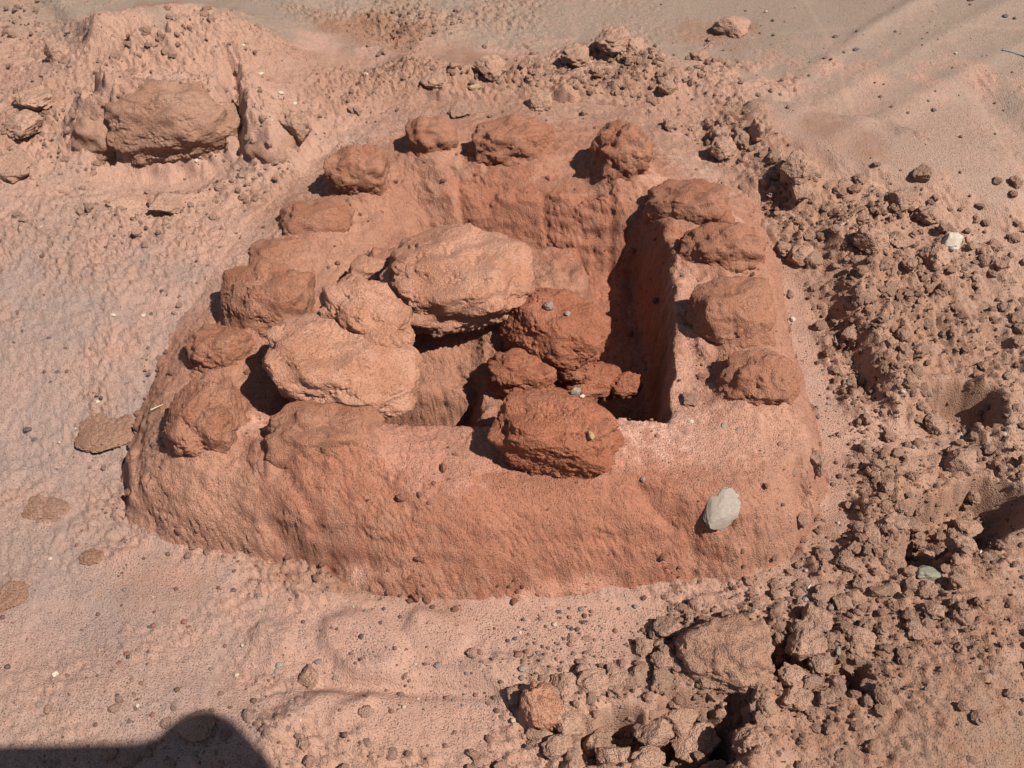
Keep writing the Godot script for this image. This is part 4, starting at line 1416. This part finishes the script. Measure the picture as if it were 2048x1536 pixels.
func build_crumbs():
	var meshes := []
	for k in 3:
		meshes.append(lump_mesh(500 + k, 3, Vector3(0.010, 0.0085, 0.0095), 3.0, 6, 0.36, 0.0015, Color(1, 1, 1), Color(0.86, 0.86, 0.86)))
	var spots := [[], [], []]
	var tries := 0
	var made := 0
	while made < 9000 and tries < 400000:
		tries += 1
		var zn: Array = CRUMB_ZONES[rng.randi() % CRUMB_ZONES.size()]
		if rng.randf() > zn[5]:
			continue
		var t := rng.randf()
		var x: float = lerpf(zn[0], zn[2], t) + rng.randfn() * zn[4] * 0.75
		var z: float = lerpf(zn[1], zn[3], t) + rng.randfn() * zn[4] * 0.75
		if fort_near(x, z) > 0.0 and rng.randf() > 0.08:
			continue
		if n_patch.get_noise_2d(x * 0.6 + 11.0, z * 0.6) < -0.08 and rng.randf() > 0.3:
			continue
		if sample(field_smooth, x, z) > 0.5 and rng.randf() > 0.05:
			continue
		var s := 0.14 + 0.80 * pow(rng.randf(), 4.0)
		var b := Basis.from_euler(Vector3(rng.randf() * TAU, rng.randf() * TAU, 0)).scaled_local(Vector3(s, s * rng.randf_range(0.7, 1.1), s))
		spots[made % 3].append([Transform3D(b, Vector3(x, surface(x, z) - 0.003 * s, z)), ground_color(x, z).lerp(C_CLOD, 0.35) * rng.randf_range(0.9, 1.12)])
		made += 1
	# crumbs fallen from the fort: a loose apron along its foot, bits on the ledges and in the courtyard
	var fallen := 0
	while fallen < 1700:
		var pl: Array = [POLY_BASE, POLY_BASE, POLY_SHOULDER, POLY_RIM, POLY_FLOOR][fallen % 5]
		var i := rng.randi() % pl.size()
		var q: Array = pl[(i + 1) % pl.size()]
		var t := rng.randf()
		var spread := 0.012 if fallen % 5 < 2 else 0.03
		var x: float = lerpf(pl[i][0], q[0], t) + rng.randfn() * spread
		var z: float = lerpf(pl[i][1], q[1], t) + rng.randfn() * spread
		fallen += 1
		if n_patch.get_noise_2d(x * 1.5, z * 1.5) < -0.05:
			continue
		var s := 0.10 + 0.55 * pow(rng.randf(), 4.0)
		var b := Basis.from_euler(Vector3(rng.randf() * TAU, rng.randf() * TAU, 0)).scaled_local(Vector3(s, s * 0.8, s))
		var y := surface(x, z)
		var fc := fort_color(Vector3(x, y, z)) if fort_near(x, z) > 0.0 or rng.randf() < 0.5 else ground_color(x, z)
		spots[fallen % 3].append([Transform3D(b, Vector3(x, y, z)), fc * rng.randf_range(0.85, 1.1)])
	for k in 3:
		var mm := MultiMesh.new()
		mm.transform_format = MultiMesh.TRANSFORM_3D
		mm.use_colors = true
		mm.mesh = meshes[k]
		mm.instance_count = spots[k].size()
		for i in spots[k].size():
			mm.set_instance_transform(i, spots[k][i][0])
			mm.set_instance_color(i, spots[k][i][1])
		var o := MultiMeshInstance3D.new()
		o.name = numbered("crumbs")
		o.multimesh = mm
		o.material_override = mats["crumb"]
		add_child(o, true)
		o.set_meta("kind", "stuff")
		tag(o, "fine loose crumbs of dry earth scattered over the ground", "crumbs", "loose crumbs")
	# grit: sand-coated bits, dark grains and a few pale ones, strewn over the open ground
	var gm := lump_mesh(600, 2, Vector3(0.004, 0.003, 0.0036), 2.4, 3, 0.3, 0.0004, Color(1, 1, 1), Color(0.8, 0.8, 0.8))
	var gs := []
	tries = 0
	while gs.size() < 2000 and tries < 100000:
		tries += 1
		var zn: Array = PEBBLE_ZONES[rng.randi() % PEBBLE_ZONES.size()]
		if rng.randf() * 1.6 > zn[5]:
			continue
		var t := rng.randf()
		var x: float = lerpf(zn[0], zn[2], t) + rng.randfn() * zn[4] * 0.75
		var z: float = lerpf(zn[1], zn[3], t) + rng.randfn() * zn[4] * 0.75
		if absf(x) > 1.6 or z > 0.75 or fort_near(x, z) > -0.01:
			continue
		var s := 0.24 + 0.7 * pow(rng.randf(), 4.0)
		var pick := rng.randf()
		var c := C_DAMP * 0.55
		if pick < 0.18: c = Color(0.10, 0.075, 0.07)
		elif pick < 0.34: c = Color(0.20, 0.16, 0.15)
		elif pick < 0.42: c = Color(0.50, 0.41, 0.34)
		elif pick < 0.70: c = Color(0.24, 0.11, 0.085)
		var b := Basis.from_euler(Vector3(rng.randf() * 0.6, rng.randf() * TAU, 0)).scaled_local(Vector3(s, s, s))
		gs.append([Transform3D(b, Vector3(x, surface(x, z) - 0.0008 * s, z)), c])
	var gmm := MultiMesh.new()
	gmm.transform_format = MultiMesh.TRANSFORM_3D
	gmm.use_colors = true
	gmm.mesh = gm
	gmm.instance_count = gs.size()
	for i in gs.size():
		gmm.set_instance_transform(i, gs[i][0])
		gmm.set_instance_color(i, gs[i][1])
	var go := MultiMeshInstance3D.new()
	go.name = "grit"
	go.multimesh = gmm
	go.material_override = mats["stone"]
	add_child(go, true)
	go.set_meta("kind", "stuff")
	tag(go, "dark and pale grit strewn over the sand", "grit")

# ---------------------------------------------------------------- the person taking the picture, whose shadow falls on the sand
func bone_dist(p: Vector3, b: Array) -> float:
	var a: Vector3 = b[0]
	var d: Vector3 = b[1] - a
	var t := clampf((p - a).dot(d) / maxf(d.length_squared(), 1e-8), 0.0, 1.0)
	return (p - a - d * t).length() - lerpf(b[2], b[3], t)

func nets(bones: Array, cell: float, blend: float, out_v: PackedVector3Array, out_i: PackedInt32Array, out_c: PackedColorArray) -> Array:
	var lo := Vector3(1e9, 1e9, 1e9)
	var hi := -lo
	for b in bones:
		for k in 2:
			var r: float = b[2 + k] + cell * 2.0
			lo = lo.min(b[k] - Vector3(r, r, r))
			hi = hi.max(b[k] + Vector3(r, r, r))
	var n := Vector3i(((hi - lo) / cell).ceil()) + Vector3i.ONE
	var f := PackedFloat32Array()
	f.resize(n.x * n.y * n.z)
	f.fill(1.0)
	var sum := PackedFloat32Array()
	sum.resize(f.size())
	# smooth minimum as a sum of falling exponentials, each bone only near itself
	for b in bones:
		var r := maxf(b[2], b[3]) + blend * 3.0
		var p0 := Vector3i(((b[0].min(b[1]) - Vector3(r, r, r) - lo) / cell).floor()).clamp(Vector3i.ZERO, n - Vector3i.ONE)
		var p1 := Vector3i(((b[0].max(b[1]) + Vector3(r, r, r) - lo) / cell).ceil()).clamp(Vector3i.ZERO, n - Vector3i.ONE)
		for z in range(p0.z, p1.z + 1):
			for y in range(p0.y, p1.y + 1):
				for x in range(p0.x, p1.x + 1):
					var d := bone_dist(lo + Vector3(x, y, z) * cell, b)
					if d < blend * 4.0:
						sum[(z * n.y + y) * n.x + x] += exp(-d * 3.0 / blend)
	for i in f.size():
		f[i] = -log(sum[i]) * blend / 3.0 if sum[i] > 1e-9 else 1.0
	var at := {}
	var offs := [Vector3i(0, 0, 0), Vector3i(1, 0, 0), Vector3i(0, 1, 0), Vector3i(1, 1, 0), Vector3i(0, 0, 1), Vector3i(1, 0, 1), Vector3i(0, 1, 1), Vector3i(1, 1, 1)]
	var edges := [[0, 1], [2, 3], [4, 5], [6, 7], [0, 2], [1, 3], [4, 6], [5, 7], [0, 4], [1, 5], [2, 6], [3, 7]]
	for z in n.z - 1:
		for y in n.y - 1:
			for x in n.x - 1:
				var base := (z * n.y + y) * n.x + x
				var v8 := [f[base], f[base + 1], f[base + n.x], f[base + n.x + 1], f[base + n.x * n.y], f[base + n.x * n.y + 1], f[base + n.x * n.y + n.x], f[base + n.x * n.y + n.x + 1]]
				var inside := 0
				for q in v8:
					if q < 0.0: inside += 1
				if inside == 0 or inside == 8:
					continue
				var acc := Vector3.ZERO
				var cnt := 0
				for e in edges:
					var fa: float = v8[e[0]]
					var fb: float = v8[e[1]]
					if (fa < 0.0) != (fb < 0.0):
						acc += Vector3(offs[e[0]]).lerp(Vector3(offs[e[1]]), fa / (fa - fb))
						cnt += 1
				var p := lo + (Vector3(x, y, z) + acc / cnt) * cell
				at[base] = out_v.size()
				out_v.append(p)
				var best := 1e9
				var col := Color.WHITE
				for b in bones:
					var d := bone_dist(p, b)
					if d < best:
						best = d
						col = b[4]
				out_c.append(col)
	var sy := n.x
	var sz := n.x * n.y
	for z in range(1, n.z - 1):
		for y in range(1, n.y - 1):
			for x in range(1, n.x - 1):
				var base := (z * n.y + y) * n.x + x
				var here := f[base] < 0.0
				for ax in 3:
					var st: int = [1, sy, sz][ax]
					if here == (f[base + st] < 0.0):
						continue
					var u: int = [sy, sz, 1][ax]
					var w: int = [sz, 1, sy][ax]
					var q := [at[base], at[base - u], at[base - u - w], at[base - w]]
					if here:
						out_i.append_array(PackedInt32Array([q[0], q[2], q[1], q[0], q[3], q[2]]))
					else:
						out_i.append_array(PackedInt32Array([q[0], q[1], q[2], q[0], q[2], q[3]]))
	return [out_v, out_i, out_c]

func hand(wrist: Vector3, palm: Vector3, side: Vector3, curl: Vector3, s: float, c: Color) -> Array:
	# wrist to knuckles, fingers curling towards the held thing; side points to the thumb
	var b := [[wrist, wrist + palm * 0.045 + side * 0.018, 0.024, 0.020, c], [wrist, wrist + palm * 0.05 - side * 0.018, 0.024, 0.018, c]]
	var lens := [0.072, 0.08, 0.076, 0.060]
	for k in 4:
		var root: Vector3 = wrist + palm * 0.075 + side * (0.028 - 0.019 * k)
		b.append([wrist + palm * 0.03 + side * (0.02 - 0.013 * k), root, 0.013, 0.010, c])
		var m: Vector3 = root + (palm * 0.75 + curl * 0.65).normalized() * lens[k] * 0.48
		b.append([root, m, 0.0098, 0.0088, c])
		b.append([m, m + (palm * 0.1 + curl).normalized() * lens[k] * 0.52, 0.0088, 0.0072, c])
	var tr := wrist + palm * 0.02 + side * 0.026
	var tm := tr + (side * 0.8 + palm * 0.7).normalized() * 0.036
	b.append([tr, tm, 0.014, 0.0105, c])
	b.append([tm, tm + (palm * 0.8 + curl * 0.6).normalized() * 0.032, 0.0105, 0.0085, c])
	return b

func build_person():
	var skin := Color(0.36, 0.20, 0.13)
	var shirt := Color(0.10, 0.11, 0.14)
	var jeans := Color(0.06, 0.08, 0.13)
	var shoe := Color(0.05, 0.045, 0.04)
	var X := PERSON_X
	var Z := PERSON_Z
	var hip := Vector3(X, 0.90, Z + 0.06)
	var chest := Vector3(X, 1.26, Z)
	var neck := Vector3(X, 1.42, Z - 0.02)
	var sr := Vector3(X + 0.17, 1.37, Z)
	var sl := Vector3(X - 0.17, 1.37, Z)
	var er := ELBOW
	var wr := WRIST
	var el := Vector3(X - 0.30, 1.12, Z - 0.12)
	var wl := Vector3(-0.105, 1.19, 1.20)
	var body := [
		[hip + Vector3(0, 0.02, 0), chest - Vector3(0, 0.08, 0), 0.125, 0.12, shirt],
		[hip + Vector3(-0.07, 0, 0), hip + Vector3(0.07, 0, 0), 0.11, 0.11, jeans],
		[chest + Vector3(-0.07, 0, 0), chest + Vector3(0.07, 0, 0), 0.12, 0.12, shirt],
		[sl, sr, 0.062, 0.062, shirt],
		[neck - Vector3(0, 0.04, 0), neck + Vector3(0, 0.05, -0.015), 0.056, 0.052, skin],
		[sr, er, 0.060, 0.046, shirt], [er + Vector3(-0.02, 0.0, 0.03), wr, 0.036, 0.027, skin],
		[sl, el, 0.058, 0.044, shirt], [el, wl, 0.042, 0.028, skin]]
	for s in [-1.0, 1.0]:
		var h := hip + Vector3(0.085 * s, -0.04, 0)
		var k := Vector3(X + 0.10 * s, 0.47, Z + 0.03)
		var a := Vector3(X + 0.11 * s, 0.09, Z + 0.08)
		body.append([h, k, 0.088, 0.06, jeans])
		body.append([k, a, 0.058, 0.045, jeans])
		body.append([a + Vector3(0, -0.05, 0.02), a + Vector3(0.015 * s, -0.055, -0.15), 0.040, 0.034, shoe])
	var v := PackedVector3Array()
	var i := PackedInt32Array()
	var c := PackedColorArray()
	var m := nets(body, 0.014, 0.035, v, i, c)
	# head looking down at the screen: skull, jaw, nose, brow, ears
	var hc := neck + Vector3(0, 0.15, -0.045)
	var fwd := Vector3(0, -0.5, -0.866)
	var up := Vector3(0, 0.866, -0.5)
	var head := [[hc + up * 0.02 - fwd * 0.02, hc + up * 0.025 + fwd * 0.012, 0.082, 0.078, skin], [hc - up * 0.035 + fwd * 0.02, hc - up * 0.075 + fwd * 0.035, 0.058, 0.036, skin],
		[hc + fwd * 0.085 + up * 0.01, hc + fwd * 0.105 - up * 0.022, 0.009, 0.013, skin], [hc + fwd * 0.075 + up * 0.03 + Vector3(-0.035, 0, 0), hc + fwd * 0.075 + up * 0.03 + Vector3(0.035, 0, 0), 0.012, 0.012, skin],
		[hc + fwd * 0.068 - up * 0.052 + Vector3(-0.02, 0, 0), hc + fwd * 0.068 - up * 0.052 + Vector3(0.02, 0, 0), 0.010, 0.010, Color(0.33, 0.14, 0.11)],
		[neck + Vector3(0, 0.03, -0.015), hc - up * 0.04, 0.05, 0.05, skin]]
	for s in [-1.0, 1.0]:
		head.append([hc + Vector3(0.082 * s, 0, 0) + up * 0.015, hc + Vector3(0.084 * s, 0, 0) - up * 0.025, 0.014, 0.010, skin])
		head.append([hc + fwd * 0.078 + Vector3(0.032 * s, 0, 0) + up * 0.006, hc + fwd * 0.079 + Vector3(0.034 * s, 0, 0) + up * 0.006, 0.011, 0.011, Color(0.25, 0.2, 0.18)])
	m = nets(head, 0.006, 0.012, m[0], m[1], m[2])
	var fa := (wr - er).normalized()
	m = nets(hand(wr, (fa * 0.7 + Vector3(-0.3, -0.6, 0)).normalized(), Vector3(0, 0.35, 0.93), Vector3(-0.6, -0.4, 0.3).normalized(), 1.0, skin), 0.004, 0.006, m[0], m[1], m[2])
	m = nets(hand(wl, Vector3(0.3, 0.55, -0.75).normalized(), Vector3(0.2, 0.5, 0.84).normalized(), Vector3(0.85, 0.2, 0.3).normalized(), 1.0, skin), 0.004, 0.006, m[0], m[1], m[2])
	var pm := StandardMaterial3D.new()
	pm.vertex_color_use_as_albedo = true
	pm.roughness = 0.85
	var o := place(commit(m[0], m[1], m[2], true), pm, "person", self)
	tag(o, "person in dark clothes taking the picture, whose shadow falls on the sand", "person")
	# short dark hair
	var hv := nets([[hc + up * 0.035 - fwd * 0.03, hc + up * 0.045 + fwd * 0.02, 0.083, 0.074, Color(0.03, 0.022, 0.018)], [hc - fwd * 0.045 + up * 0.02, hc - fwd * 0.05 - up * 0.03, 0.07, 0.05, Color(0.03, 0.022, 0.018)]], 0.008, 0.012, PackedVector3Array(), PackedInt32Array(), PackedColorArray())
	place(commit(hv[0], hv[1], hv[2], true), pm, "hair", o)
